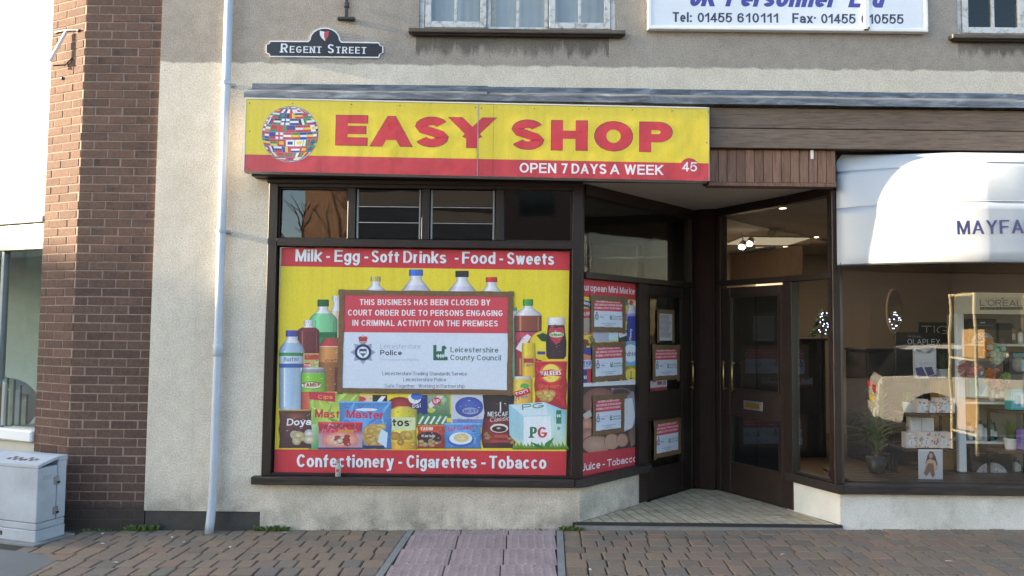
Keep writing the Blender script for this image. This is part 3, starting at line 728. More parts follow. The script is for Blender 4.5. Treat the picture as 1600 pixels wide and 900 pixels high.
# ================================================================== SHOPFRONT OF THE CLOSED SHOP (left)
sf = thing('shopfront', (-.75, .05, 0), 'dark brown timber shopfront of the closed corner shop with fanlights and angled side door', 'shopfront')
def bxs(name, mat, parent, *bs, T=None, c=.004):
    m = MB(T)
    for b in bs: m.box(*b, c=c)
    return m.build(name, mat, parent)
bxs('stall_riser', RENDER, sf, (-2.1, .59, .0, .2, -.05, .371), c=0)
T_AD = frame_at(A, D_); T_EG = frame_at(E_, G_); T_GH = frame_at(G_, H_)
MB().prism([(.585, .0), (1.29, .79), (1.2, .88), (.5, .21)], -.05, .371).build('stall_riser', RENDER, sf)
bxs('window_sill', SILLW, sf, (-2.165, .545, -.07, .06, .373, .438), c=.007)
m = MB(); m.prism([(.547, -.072), (.64, -.03), (1.335, .745), (1.28, .82), (.56, .06), (.547, .06)], .373, .437); m.build('window_sill', SILLW, sf)
FR = [('post', -2.1, -2.025, .438, 2.96), ('post', .515, .6, .438, 2.96)]
for nme, x0, x1, z0, z1 in FR: bxs(nme, BROWN, sf, (x0, x1, -.005, .1, z0, z1))
bxs('head_rail', BROWNX, sf, (-2.024, .514, 0, .1, 2.895, 2.96)); bxs('transom_rail', BROWNX, sf, (-2.024, .514, -.006, .1, 2.385, 2.452))
bxs('head_trim', BROWNX, sf, (-2.11, .6, -.03, .0, 2.925, 2.961))
for a, b in ((-1.422, -1.357), (-.784, -.718), (-.147, -.078)): bxs('mullion', BROWN, sf, (a, b, 0, .1, 2.453, 2.894))
bxs('bottom_rail', BROWNX, sf, (-2.024, .514, .005, .1, .439, .458))
fans = [(-2.02, -1.425), (-1.354, -.787), (-.715, -.15), (-.075, .51)]
for i, (a, b) in enumerate(fans):
    if i in (0, 3):
        bxs('fanlight_bead', BROWNX, sf, (a, b, .03, .045, 2.453, 2.463), (a, b, .03, .045, 2.884, 2.894), (a, a + .01, .03, .045, 2.464, 2.883), (b - .01, b, .03, .045, 2.464, 2.883), c=0)
        T = Matrix.Translation(((a + b) / 2, .055, 2.453)) @ Matrix.Rotation(radians(-1.0 if i == 0 else 2.2), 4, 'X') @ Matrix.Rotation(radians(-.6 if i == 0 else 0), 4, 'Z')
        MB(T).box(-(b - a) / 2 + .003, (b - a) / 2 - .003, -.002, .002, .004, .436).build('fanlight_pane', GLASS if i == 0 else GLASS_D, sf)
    else:
        lv = bxs('louvre_window', simple('louvre_channel', (.26, .27, .27), .5, .1), sf, (a + .005, a + .022, .02, .06, 2.458, 2.889), (b - .022, b - .005, .02, .06, 2.458, 2.889))
        h = .138
        for j in range(3):
            z = 2.46 + j * h + .004
            T = Matrix.Translation(((a + b) / 2, .05, z)) @ Matrix.Rotation(radians(9 + rr.uniform(-1, 1)), 4, 'X')
            MB(T).box(-(b - a) / 2 + .024, (b - a) / 2 - .024, -.0025, .0025, 0, .146).build('louvre_blade', GLASS_D, lv)
        m = MB()
        for j in (1, 2): m.box(a + .024, b - .024, .022, .03, 2.46 + j * h - .002, 2.46 + j * h + .004)
        m.build('blade_edge', STEEL, lv)
MB().box(-2.023, .513, .052, .058, .459, 2.384).build('window_pane', GLASS, sf)
# angled side
L = 1.93
bxs('side_head_rail', BROWNX, sf, (.075, L, -.005, .09, 2.868, 2.965), T=T_AD); bxs('side_transom', BROWNX, sf, (.075, L, -.008, .09, 2.142, 2.196), T=T_AD)
bxs('side_post', BROWN, sf, (-.02, .074, .012, .1, .438, 2.964), T=T_AD); bxs('side_post', BROWN, sf, (.915, 1.045, -.004, .09, .085, 2.141), T=T_AD); bxs('side_post', BROWN, sf, (1.9, 1.955, .0, .1, .085, 2.964), T=T_AD)
MB(T_AD).box(.075, 1.899, .04, .046, 2.197, 2.867).build('fanlight_pane', GLASS, sf)
MB(T_AD).box(.06, .914, .045, .05, .44, 2.141).build('window_pane', GLASS, sf)
def door(T, w, parent, hinge_r, glass1, glass2, mid, mat):
    m = MB(T); s0, s1 = glass1[0], glass1[1]; y0, y1 = .012, .062; zb, zt = .088, 2.138
    m.box(.004, s0, y0, y1, zb, zt, .004); m.box(s1, w - .004, y0, y1, zb, zt, .004)
    for a, b in ((zb, glass2[2]), (glass2[3], glass1[2]), (glass1[3], zt)): m.box(s0 + .0005, s1 - .0005, y0 + .001, y1, a, b, .004)
    d = m.build('door', BROWN, parent)
    b = MB(T)
    for g in (glass1, glass2):
        a0, a1, z0, z1 = g
        for q in ((a0, a1, z0, z0 + .012), (a0, a1, z1 - .012, z1), (a0, a0 + .012, z0 + .0125, z1 - .0125), (a1 - .012, a1, z0 + .0125, z1 - .0125)): b.box(q[0], q[1], y0 - .006, y0 + .01, q[2], q[3])
    b.build('glazing_bead', BROWN, d)
    MB(T).box(s0, s1, .035, .041, glass1[2], glass1[3]).build('door_pane', GLASS, d); MB(T).box(s0, s1, .035, .041, glass2[2], glass2[3]).build('door_pane', GLASS, d)
    return d
TD = T_AD @ Matrix.Translation((1.047, 0, 0))
d1 = door(TD, .852, sf, True, (.055, .67, 1.1, 2.04), (.055, .7, .37, .84), None, BROWN)
def pull(T, s, parent, z0=1.1, z1=1.4):
    m = MB(T); m.tube([(s, .012, z0 + .02), (s, -.03, z0 + .02)], .007, 8); m.tube([(s, .012, z1 - .02), (s, -.03, z1 - .02)], .007, 8); m.tube([(s, -.03, z0), (s, -.03, z1)], .0085, 10)
    return m.build('handle', BRASS, parent, smooth=True)
pull(TD, .82, d1)
MB().prism([(1.9, 1.46), (1.95, 1.4), (2.09, 1.345), (2.16, 1.42), (2.13, 1.6), (1.95, 1.6)], .085, 2.964).build('pillar_panel', make_wood('matt_red_brown_post', (.034, .018, .015), .75, 'z', .4, .15), sf)
soff = MB().prism([(.6, -.02), (2.8, -.02), (2.8, .1), (2.2, 1.6), (1.93, 1.62), (.55, .1)], 2.966, 2.99).build('recess_soffit', SOFFIT, sf)
# dim room behind (stripped shop)
rm = thing('closed_shop_room', (-1.2, 2.5, .05), None, None, kind='structure')
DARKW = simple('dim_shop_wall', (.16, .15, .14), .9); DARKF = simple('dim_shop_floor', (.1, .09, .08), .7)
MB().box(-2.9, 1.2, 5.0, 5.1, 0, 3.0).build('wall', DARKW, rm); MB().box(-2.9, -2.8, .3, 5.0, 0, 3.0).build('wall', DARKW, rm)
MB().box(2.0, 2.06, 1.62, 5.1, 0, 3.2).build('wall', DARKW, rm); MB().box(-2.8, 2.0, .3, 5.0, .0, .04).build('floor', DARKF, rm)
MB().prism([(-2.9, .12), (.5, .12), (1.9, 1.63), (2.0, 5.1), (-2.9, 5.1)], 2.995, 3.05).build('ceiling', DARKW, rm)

# ================================================================== SHOPFRONT OF THE HAIR SALON (right)
sg = thing('shopfront', (3.8, .05, 0), 'dark brown timber shopfront of the hair salon with large clear window and angled door', 'shopfront')
bxs('stall_riser', WRENDER, sg, (2.79, 7.3, .0, .2, -.05, .342), c=0)
MB().prism([(2.535, .56), (2.788, .002), (2.788, .2), (2.62, .6)], -.05, .342).build('stall_riser', simple('smooth_white_riser', (.68, .66, .6), .7, .1, 6), sg)
bxs('window_sill', SILLW, sg, (2.80, 7.3, -.05, .08, .344, .42), c=.006)
MB().prism([(2.515, .55), (2.755, -.052), (2.797, -.052), (2.797, .1), (2.6, .6)], .344, .419).build('window_sill', SILLW, sg)
bxs('post', BROWN, sg, (2.742, 2.808, -.004, .1, .421, 2.92)); bxs('head_rail', BROWNX, sg, (2.81, 7.3, -.01, .1, 3.12, 3.238)); bxs('post', BROWN, sg, (2.742, 2.808, -.01, .1, 2.957, 3.238))
bxs('post', BROWN, sg, (5.9, 5.97, -.004, .1, .421, 3.118))
MB().box(2.808, 5.9, .05, .056, .421, 3.119).build('window_pane', GLASS_S, sg); MB().box(5.97, 7.3, .05, .056, .421, 3.119).build('window_pane', GLASS_S, sg)
bxs('side_head_rail', BROWNX, sg, (0, .9, -.005, .08, 2.88, 2.965), T=T_EG); bxs('side_head_rail', BROWNX, sg, (0.005, .58, -.003, .08, 2.88, 2.965), T=T_GH)
bxs('side_transom', BROWNX, sg, (0, .9, -.008, .08, 2.16, 2.215), T=T_EG); bxs('side_transom', BROWNX, sg, (.005, .56, -.006, .08, 2.16, 2.215), T=T_GH)
bxs('side_post', BROWN, sg, (-.03, .06, .0, .1, .085, 2.964), T=T_EG); bxs('side_post', BROWN, sg, (-.02, .095, -.004, .09, .085, 2.159), T=T_GH)
bxs('side_bottom_rail', BROWNX, sg, (.096, .56, .0, .08, .42, .445), T=T_GH)
bxs('side_post', BROWN, sg, (.535, .6, .004, .1, .42, 2.964), T=T_GH)
MB(T_EG).box(.06, .96, .035, .041, 2.216, 2.879).build('fanlight_pane', GLASS_S, sg); MB(T_GH).box(.075, .534, .035, .041, 2.216, 2.879).build('fanlight_pane', GLASS_S, sg)
MB(T_GH).box(.096, .534, .035, .041, .446, 2.159).build('window_pane', GLASS_S, sg)
TG = T_EG @ Matrix.Translation((.062, 0, 0))
d2 = door(TG, .815, sg, False, (.12, .76, 1.12, 2.05), (.12, .76, .39, .865), None, BROWN)
pull(TG, .07, d2); pull(TG, .19, d2)
lb = MB(TG).box(.31, .555, .002, .012, .937, 1.024, .003).build('letter_plate', STEEL, d2)
MB(TG).box(.34, .525, -.003, .003, .955, 1.004, .002).build('letter_flap', BRASS, d2)

# ================================================================== SIGNS ON THE FRONT
SY = -.25
sgn = thing('shop_sign', (-.3, SY, 3.27), 'long yellow and red box sign with big red capitals and a globe of flags', 'sign')
pl = wallplane(SY)
c_ = [pl.to2(383, 154), pl.to2(1110, 170), pl.to2(1105.5, 282), pl.to2(386, 268)]
zt = lambda x: 3.587 - .0105 * (x + 2.235); zb = lambda x: 2.979 - .0102 * (x + 2.235)
XL, XR, XS = -2.232, 1.622, -.298
def slant_box(m, x0, x1, y0, y1, lo, hi):
    v = [(x, y, z) for z, x, y in [(lo(x0), x0, y0), (lo(x1), x1, y0), (lo(x0), x0, y1), (lo(x1), x1, y1), (hi(x0), x0, y0), (hi(x1), x1, y0), (hi(x0), x0, y1), (hi(x1), x1, y1)]]
    return m.add(v, [(0, 2, 3, 1), (4, 5, 7, 6), (0, 1, 5, 4), (2, 6, 7, 3), (0, 4, 6, 2), (1, 3, 7, 5)])
slant_box(MB(), XL, XR, SY + .004, -.132, zb, zt).build('sign_box', ALU, sgn)
m = MB(); slant_box(m, XL - .008, XL, SY - .004, -.132, lambda x: zb(x) - .004, lambda x: zt(x) + .008); m.build('edge_trim', ALU, sgn)
m = MB(); slant_box(m, XL - .004, XR + .004, SY - .006, -.132, lambda x: zt(x), lambda x: zt(x) + .01); m.build('edge_trim', ALU, sgn)
m = MB(); slant_box(m, XR, XR + .006, SY - .004, -.132, lambda x: zb(x), lambda x: zt(x)); m.build('edge_trim', STEEL, sgn)
YEL = (236, 208, 30); RED = (202, 44, 54)
zr = lambda x: 3.119 - .0086 * (x + 2.235)
for (a, b, nm) in ((XL, XS - .004, 'panel'), (XS + .004, XR, 'panel')):
    p = Print(pl); p.px = False
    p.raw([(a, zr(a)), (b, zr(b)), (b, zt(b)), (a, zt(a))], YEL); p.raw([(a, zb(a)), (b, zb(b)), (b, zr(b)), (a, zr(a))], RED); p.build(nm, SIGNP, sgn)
m = MB(); slant_box(m, XS - .0035, XS + .0035, SY - .003, SY + .003, zb, zt); m.build('joint_strip', STEEL, sgn)
m = MB(); slant_box(m, -.17, -.1685, SY - .0006, SY, zb, zt); m.build('panel_seam', DGREY, sgn)
p = Print(pl, .0005)
RL = (208, 30, 44); DK = (110, 14, 24)
def sword(txt, p0, p1, cap, w, col, shadow=True, **kw):
    if shadow: p.text(txt, (p0[0] - 1.0, p0[1] + .8), (p1[0] + 1.2, p1[1] + .8), cap + 1.6, w, DK, **kw)
    p.text(txt, p0, p1, cap, w, col, **kw)
for ch, x0, x1, y in (('E', 524.5, 573, 226.5), ('A', 581, 641, 228), ('S', 648, 700, 229), ('Y', 706, 769, 230.2)):
    sword(ch, (x0, y), (x1, y + .8), 46.5, .385, RL, wy=.27)
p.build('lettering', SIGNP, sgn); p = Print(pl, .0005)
for ch, x0, x1, y in (('S', 799, 849, 233), ('H', 861.5, 917, 234.2), ('O', 929, 988, 235.5), ('P', 999.5, 1050, 236.6)):
    sword(ch, (x0, y), (x1, y + .8), 46, .385, RL, wy=.27)
p.build('lettering', SIGNP, sgn); p = Print(pl, .0005)
for wd_, xa, xb in (('OPEN', 811.7, 869), ('7', 877, 886.5), ('DAYS', 893, 947.7), ('A', 953, 968), ('WEEK', 975.7, 1036.5)):
    yb = lambda x: 269.8 + (x - 811.5) * .0164
    p.text(wd_, (xa, yb(xa)), (xb, yb(xb)), 15.5, .19, (245, 240, 240), gap=.12); p.build('lettering', SIGNP, sgn); p = Print(pl, .0005)
p.ell(1077, 262, 15, 15, RED, 28); p.text('45', (1066, 267.5), (1089, 268), 14.5, .165, (245, 242, 242), gap=.14)
p.build('lettering', SIGNP, sgn)
# globe of flags
g = Print(pl, .0005); gc = pl.to2(453.5, 209.5); gr = .237
FC = {'r': (205, 35, 45), 'w': (238, 238, 238), 'b': (40, 50, 140), 'g': (40, 140, 60), 'y': (240, 205, 40), 'k': (25, 25, 25), 'c': (120, 190, 225), 'o': (235, 130, 40)}
g.px = False; g.ell(gc[0], gc[1], gr, gr, (150, 150, 175), 40)
rg = random.Random(11)
def sph(lo, la): return (gc[0] + gr * .985 * cos(la) * sin(lo), gc[1] + gr * .985 * (sin(la) * cos(.12) - cos(la) * cos(lo) * sin(.12) * .6))
def cell(lo0, lo1, la0, la1, c):
    n = 2
    for i in range(n):
        a, b = lo0 + (lo1 - lo0) * i / n, lo0 + (lo1 - lo0) * (i + 1) / n
        g.raw([sph(a, la0), sph(b, la0), sph(b, la1), sph(a, la1)], FC[c])
TRI = ['rwb', 'kry', 'gwr', 'wbr', 'rwr', 'bwr', 'wgr', 'ryr', 'gyr', 'byr', 'cwc', 'wrw', 'bbr', 'rgy', 'gwo', 'ywb', 'kwg', 'rwk', 'rrg', 'bwb']
rows = 11
for r in range(rows):
    la0 = -1.45 + 2.9 * r / rows; la1 = la0 + 2.9 / rows; k = max(4, int(9 * cos((la0 + la1) / 2) + 1)); off = rg.uniform(-.1, .1)
    for q in range(k):
        lo0 = -1.5 + 3.0 * q / k + off * .5; lo1 = lo0 + 3.0 / k; lo0 = max(-1.5, lo0); lo1 = min(1.5, lo1); e = .012; t = rg.random(); f = rg.choice(TRI); g.up(.5)
        if t < .4:
            for j in range(3): cell(lo0 + e, lo1 - e, la0 + e + (la1 - la0 - 2 * e) * j / 3, la0 + e + (la1 - la0 - 2 * e) * (j + 1) / 3, f[2 - j])
        elif t < .7:
            for j in range(3): cell(lo0 + e + (lo1 - lo0 - 2 * e) * j / 3, lo0 + e + (lo1 - lo0 - 2 * e) * (j + 1) / 3, la0 + e, la1 - e, f[j])
        else:
            bc = rg.choice('wrbgrw'); cell(lo0 + e, lo1 - e, la0 + e, la1 - e, bc); g.up(.4); cc = rg.choice([x for x in 'rwygb' if x != bc])
            ml, ma = (lo0 + lo1) / 2, (la0 + la1) / 2
            if t < .85: cell(ml - .28 * (lo1 - lo0), ml + .28 * (lo1 - lo0), ma - .06, ma + .06, cc)
            else:
                cell(lo0 + e, lo1 - e, ma - .03, ma + .03, cc); g.up(.4); cell(ml - .04, ml + .02, la0 + e, la1 - e, cc)
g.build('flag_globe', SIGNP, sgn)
m = MB()
for (px, py) in ((390, 161), (457, 162), (549, 163), (625, 165), (743, 168), (752, 169), (835, 170), (920, 170), (988, 172), (1050, 173), (1107, 175), (390, 205), (1104, 223), (389, 264), (500, 267), (627, 268), (743, 270), (753, 271), (835, 273), (926, 274), (987, 276), (1044, 277), (1101, 278)):
    c = at(px, py, SY); m.lathe([(.005, 0), (.0045, -.003), (.002, -.004)], (c.x, SY, c.z), 8, 'y')
m.build('screw_head', DGREY, sgn, kind='stuff')

# white company sign upstairs
jp = wallplane(-.055); a0 = jp.to2(1012, 44); a1 = jp.to2(1451, 52)
js = thing('company_sign', (2.36, -.05, 4.3), 'white company sign with blue lettering and phone numbers above the fascia', 'sign')
JX0, JX1, JZ = 1.148, 3.572, 4.297; JT = 5.15
MB().box(JX0 + .02, JX1 - .02, -.045, -.002, JZ + .02, JT - .02).build('sign_panel', simple('white_sign_face', (.72, .74, .78), .35, .04), js)
for nm, q in (('frame', (JX0, JX1, -.06, -.002, JZ, JZ + .03)), ('frame', (JX0, JX0 + .03, -.06, -.002, JZ + .031, JT)), ('frame', (JX1 - .03, JX1, -.06, -.002, JZ + .031, JT)), ('frame', (JX0 + .031, JX1 - .031, -.06, -.002, JT - .03, JT))): bxs(nm, WHITE, js, q)
jp2 = wallplane(-.0455); p = Print(jp2)
BL = (38, 44, 150); NV = (26, 30, 72)
p.text('JK', (1076, 9.5), (1116, 10), 30, .24, BL, shear=.28, gap=.06); p.build('lettering', SIGNP, js); p = Print(jp2); p.text('Personnel', (1133, 10), (1299, 11.5), 30, .24, BL, shear=.28, gap=.07); p.build('lettering', SIGNP, js); p = Print(jp2); p.text('Ltd', (1325, 11.5), (1379, 12), 30, .24, BL, shear=.28, gap=.06)
p.build('lettering', SIGNP, js); p = Print(jp2); p.text('Tel:', (1051, 34.2), (1081, 34.6), 15.5, .2, NV, gap=.1) ; p.build('lettering', SIGNP, js); p = Print(jp2); p.text('01455', (1090, 34.8), (1144, 35.2), 15, .19, NV, gap=.1); p.build('lettering', SIGNP, js); p = Print(jp2); p.text('610111', (1152, 35.3), (1216, 35.6), 15, .19, NV, gap=.2)
p.build('lettering', SIGNP, js); p = Print(jp2); p.text('Fax·', (1238, 36), (1275, 36.4), 15.5, .2, NV, gap=.1); p.build('lettering', SIGNP, js); p = Print(jp2); p.text('01455', (1283, 36.5), (1337, 37), 15, .19, NV, gap=.1); p.build('lettering', SIGNP, js); p = Print(jp2); p.text('610555', (1346, 37), (1412, 37.4), 15, .19, NV, gap=.1)
p.build('lettering', SIGNP, js)
c = at(1355, 45, -.06); MB().box(c.x - .022, c.x + .022, -.064, -.048, JZ + .012, JT, .003).build('joint_strip', WHITE, js)
m = MB(); m.tube([(c.x - .03, -.066, JZ + .012), (c.x, -.07, JZ + .008), (c.x + .012, -.072, JZ + .03)], .008, 6); m.build('clip', DGREY, js)

# street name plate
sp = wallplane(-.012); rs = thing('street_sign', (-1.65, -.006, 4.04), 'black street name plate with white border and small crest', 'sign')
def plate(i):
    h = [(415 + i, 69), (422, 63 + i)] ; a = []
    for t in range(0, 91, 30): a.append((415 + i + 7 * sin(radians(t)) * 1.0, 69.5 + i - 6.5 * (1 - cos(radians(t))) - 0))
    pts = [(415 + i, 70.5), (420 + i * .7, 68 + i * .3), (421.5 + i * .6, 63.5 + i), (481 + i * .4, 64 + i)]
    for t in range(180, -1, -15): pts.append((507.5 + (24 - i) * cos(radians(t)), 62.5 - (19.5 - i) * sin(radians(t))))
    pts += [(534 - i * .4, 65 + i), (592.5 - i * .6, 66 + i), (594 - i * .7, 70.5 + i * .3), (599 - i, 73), (599 - i, 82), (594 - i * .7, 84.5 - i * .3), (592 - i * .6, 90.5 - i), (421.5 + i * .6, 89 - i), (420 + i * .7, 84.5 - i * .3), (415 + i, 82)]
    return pts
m = MB(); m.prism([sp.to2(*q) for q in plate(0)], -.012, -.002, lambda a, b, t: (a, t, b)); m.build('plate', WHITE, rs)
m = MB(); m.prism([sp.to2(*q) for q in plate(1.9)], -.0135, -.012, lambda a, b, t: (a, t, b)); m.build('black_face', simple('black_enamel', (.012, .013, .018), .3, .2), rs)
p = Print(wallplane(-.0137)); p.text('Regent', (438.5, 82), (504, 83), 14, .2, (232, 232, 235), wy=.13, small=.74, serif=.13, gap=.2); p.build('lettering', SIGNP, rs); p = Print(wallplane(-.0137)); p.text('Street', (511.5, 83), (574, 84), 14, .2, (232, 232, 235), wy=.13, small=.74, serif=.13, gap=.2)
p.build('lettering', SIGNP, rs); p = Print(wallplane(-.0137)); p.poly([(499.5, 48), (507, 49.5), (506, 55), (508, 64), (503, 60), (500, 55)], (235, 235, 235)); p.poly([(507, 49.5), (514, 48), (513, 56), (510, 61), (508, 64), (506, 55)], (190, 40, 50))
p.build('crest', SIGNP, rs)
# iron wall bracket left of the window
wb = thing('wall_bracket', (-1.42, -.02, 4.4), 'black iron wall bracket with a short foot above the street plate', 'bracket')
c = at(541, 29, -.03); m = MB(); m.box(c.x - .075, c.x + .075, -.045, -.001, c.z - .012, c.z + .012, .003); m.build('foot_bar', DGREY, wb)
m = MB(); m.box(c.x - .012, c.x + .012, -.04, -.012, c.z + .013, c.z + .9, .003); m.build('upright', DGREY, wb)
m = MB(); m.lathe([(.01, 0), (.024, .012), (.024, .05), (.01, .06)], (c.x, -.026, c.z + .09), 10); m.build('collar', DGREY, wb)
# rainwater pipe
dp = thing('drainpipe', (-2.478, -.055, 0), 'pale blue grey rainwater pipe down the cream wall left of the shop', 'pipe')
m = MB(); m.tube([(-2.478, -.055, 5.6), (-2.478, -.055, .42), (-2.48, -.06, .25), (-2.484, -.085, .07), (-2.486, -.1, gz(-2.48) - .01)], .0355, 18); m.build('pipe', PVC, dp, smooth=True)
for (py, w) in ((130, 0), (361, 0)):
    z = at(355, py, -.05).z; m = MB(); m.lathe([(.037, -.014), (.041, -.014), (.041, .014), (.037, .014)], (-2.478, -.055, z), 18); m.box(-2.54, -2.416, -.02, -.001, z - .014, z + .014, .002); m.build('bracket', PVC, dp)
z = at(347, 540, -.05).z; m = MB(); m.lathe([(.0365, -.09), (.041, -.085), (.042, .0), (.0365, .012)], (-2.478, -.055, z), 18); m.build('socket', PVC, dp, smooth=True)

# ================================================================== PRINTED WINDOW GRAPHICS
def crisp(p, x0, y0, x1, y1, c, c2=None, pinch=1.5, edge=None):     # a crimped packet
    c2 = c2 or c; mid = tuple(min(255, v * 1.12 + 8) for v in c); ed = edge or tuple(v * .72 for v in c)
    xm = (x0 + x1) / 2; ym = (y0 + y1) / 2; k = pinch
    p.up(); ring = [(x0, y0), (xm, y0 + .6), (x1, y0), (x1 - k, y0 + (y1 - y0) * .3), (x1 + k * .3, ym), (x1 - k, y1 - (y1 - y0) * .25), (x1, y1), (xm, y1 - .6), (x0, y1), (x0 + k, y1 - (y1 - y0) * .25), (x0 - k * .3, ym), (x0 + k, y0 + (y1 - y0) * .3)]
    cc = p.P((xm - (x1 - x0) * .1, ym - (y1 - y0) * .1)); q = [p.P(t) for t in ring]
    for i in range(len(q)):
        j = (i + 1) % len(q); a = c if ring[i][1] < ym else c2; b = c if ring[j][1] < ym else c2
        p.raw([cc, q[i], q[j]], [mid, tuple(v * .85 for v in a), tuple(v * .85 for v in b)])
    crinkle(p, x0, y0, x1, y1, tuple((a + b) / 2 for a, b in zip(c, c2)), 34, int(x0 * 7 + y0))
    p.rect(x0 + .4, y0 + .3, x1 - .4, y0 + 2.2, tuple(min(255, v * 1.15 + 12) for v in c)); p.rect(x0 + .4, y1 - 2.2, x1 - .4, y1 - .2, ed)
def detail(p, x0, y0, x1, y1, cols, n, seed, big=2.2):
    q = random.Random(seed)
    for i in range(n):
        x, y = q.uniform(x0, x1), q.uniform(y0, y1); w, h = q.uniform(.6, big), q.uniform(.4, big * .55); a = q.uniform(-.6, .6)
        if x + w > x1 or y + h > y1: continue
        p.poly([(x, y), (x + w, y + a * h), (x + w, y + h), (x, y + h - a * .5 * h)], q.choice(cols), up=(i % 4 == 0))
def crinkle(p, x0, y0, x1, y1, c, n, seed):
    q = random.Random(seed); w, h = x1 - x0, y1 - y0
    for i in range(n):
        cx, cy = q.uniform(x0 + w * .08, x1 - w * .08), q.uniform(y0 + h * .05, y1 - h * .08); k = q.choice((.7, .8, 1.2, 1.35, 1.5)); col = tuple(min(255, v * k + (14 if k > 1 else 0)) for v in c)
        L, an = q.uniform(.08, .22) * h, q.uniform(0, pi); dx, dy = cos(an) * L, sin(an) * L; t = q.uniform(.15, .35)
        pts = [(cx - dx, cy - dy), (cx - dy * t, cy + dx * t), (cx + dx, cy + dy)]
        pts = [(min(max(a, x0 + 1), x1 - 1), min(max(b, y0 + .5), y1 - .5)) for a, b in pts]
        p.poly(pts, [col, tuple(v * .5 + u * .5 for v, u in zip(col, c)), c], up=(i % 3 == 0))
def blobs(p, cx, cy, w, h, cols, n, r, seed=1):
    q = random.Random(seed)
    for i in range(n):
        c = q.choice(cols); d = tuple(v * .72 for v in c)
        p.ell(cx + q.uniform(-w, w), cy + q.uniform(-h, h), r * q.uniform(.6, 1.1), r * q.uniform(.4, .8), c, 10, d)
PY = .047; pp = wallplane(PY)
po = thing('window_poster', (-.76, PY, .455), 'big yellow and red window poster of groceries, drinks and crisps', 'poster')
SW = [(440, 387), (890, 393), (884.5, 743.5), (428, 738)]
m = MB(); m.prism([pp.to2(*q) for q in SW], PY + .0005, PY + .0045, lambda a, b, t: (a, t, b)); m.build('vinyl_sheet', WHITE, po)
p = Print(pp); yl = (238, 214, 28)
p.poly([(440, 387), (890, 393), (889.6, 422.5), (439, 416)], (206, 36, 50))
p.poly([(439, 416), (889.6, 422.5), (885.2, 705), (429.3, 702)], yl, False); p.poly([(429.3, 702), (885.2, 705), (884.5, 743.5), (428, 738)], (206, 36, 50), False)
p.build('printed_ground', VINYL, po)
p = Print(pp, EPS * 3); wt = (240, 238, 240)
for dx, c in ((.9, (70, 60, 120)), (0, wt)):
    for wd_, xa, xb in (('Milk', 461.5, 503), ('-', 509.7, 515.3), ('Egg', 522.5, 562.2), ('-', 569.3, 575.3), ('Soft', 580.3, 623.5), ('Drinks', 630, 697.5), ('-', 710.6, 716.3), ('Food', 722, 774), ('-', 780.3, 786), ('Sweets', 792, 866)):
        yb = lambda x: 408.3 + (x - 461.5) * .0141 + dx * .6
        p.text(wd_, (xa + dx, yb(xa)), (xb + dx, yb(xb)), 18.8, .2, c, wy=.15, gap=.085)
    for wd_, xa, xb in (('Confectionery', 463.4, 615.4), ('-', 622.4, 628.3), ('Cigarettes', 635, 745), ('-', 752, 759), ('Tobacco', 764.2, 853.8)):
        yb = lambda x: 729.6 + (x - 463.5) * .0077 + dx * .6
        p.text(wd_, (xa + dx, yb(xa)), (xb + dx, yb(xb)), 19.8, .2, c, wy=.15, gap=.085)
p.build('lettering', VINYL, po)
KB = [EPS * 3]
BUSY = {}; STACK = []
def item(name, fn):
    q = Print(pp, EPS * 4); fn(q)
    xs_ = [v[0] for v in q.v]; zs_ = [v[2] for v in q.v]; k = len(BUSY); BUSY[k] = 1
    if name not in ('printed_bottle', 'printed_lemon', 'printed_tea_box'):
        q.px = False; r_ = random.Random(100 + k); x0, x1, z0, z1 = min(xs_), max(xs_), min(zs_), max(zs_); w, h = x1 - x0, z1 - z0
        for i in range(16):
            cx, cz = x0 + w * r_.uniform(.14, .82), z0 + h * r_.uniform(.1, .9); a, b = r_.uniform(.004, .02), r_.uniform(.002, .006); c = r_.choice([(240, 236, 230), (60, 40, 40), (225, 190, 120), (150, 60, 60), (90, 90, 120), (235, 235, 235)])
            q.poly([(cx, cz), (cx + a, cz + b * .3), (cx + a, cz + b), (cx, cz + b)], c, up=(i % 4 == 0))
        q.px = True
    bb = (min(xs_), max(xs_), min(zs_), max(zs_)); top = q.k + EPS * 2
    base = max([t for b, t in STACK if b[0] < bb[1] and bb[0] < b[1] and b[2] < bb[3] and bb[2] < b[3]] + [0.0]); STACK.append((bb, base + top))
    q.v = [(a, b - base, c) for a, b, c in q.v]; q.build(name, VINYL, po)
def bottle(cx, cap, capw, capc, neck, sh, bot, hw, col, liq=None, liqy=None, label=None):
    def f(p):
        rows = [(cap[1], capw * .8, (225, 225, 235)), (neck, capw * .85, (232, 232, 240)), (neck + (sh - neck) * .35, hw * .62, col), (neck + (sh - neck) * .7, hw * .9, col), (sh, hw, col)]
        if liqy:
            rows += [(liqy, hw, liq), (bot - 3, hw * .98, liq), (bot, hw * .85, liq)]
        else: rows += [(bot - 3, hw, col), (bot, hw * .85, col)]
        p.prof(cx, rows); p.prof(cx, [(cap[0], capw * .9, capc), (cap[0] + 1.5, capw, capc), (cap[1], capw, capc)], .55, 1.25)
        p.poly([(cx - hw * .62, sh), (cx - hw * .5, sh), (cx - hw * .5, bot - 4), (cx - hw * .62, bot - 4)], tuple(min(255, v * 1.1 + 60) for v in (liq or col)))
        p.poly([(cx + hw * .7, sh + 2), (cx + hw * .78, sh + 2), (cx + hw * .78, bot - 6), (cx + hw * .7, bot - 6)], tuple(min(255, v * 1.05 + 30) for v in (liq or col)))
        for i in range(5):
            yy = capw * .0 + cap[0] + 1
            p.rect(cx - capw * .8 + i * capw * .38, yy, cx - capw * .8 + i * capw * .38 + .7, cap[1] - .6, tuple(v * .72 for v in capc))
        if label: label(p)
    item('printed_bottle', f)
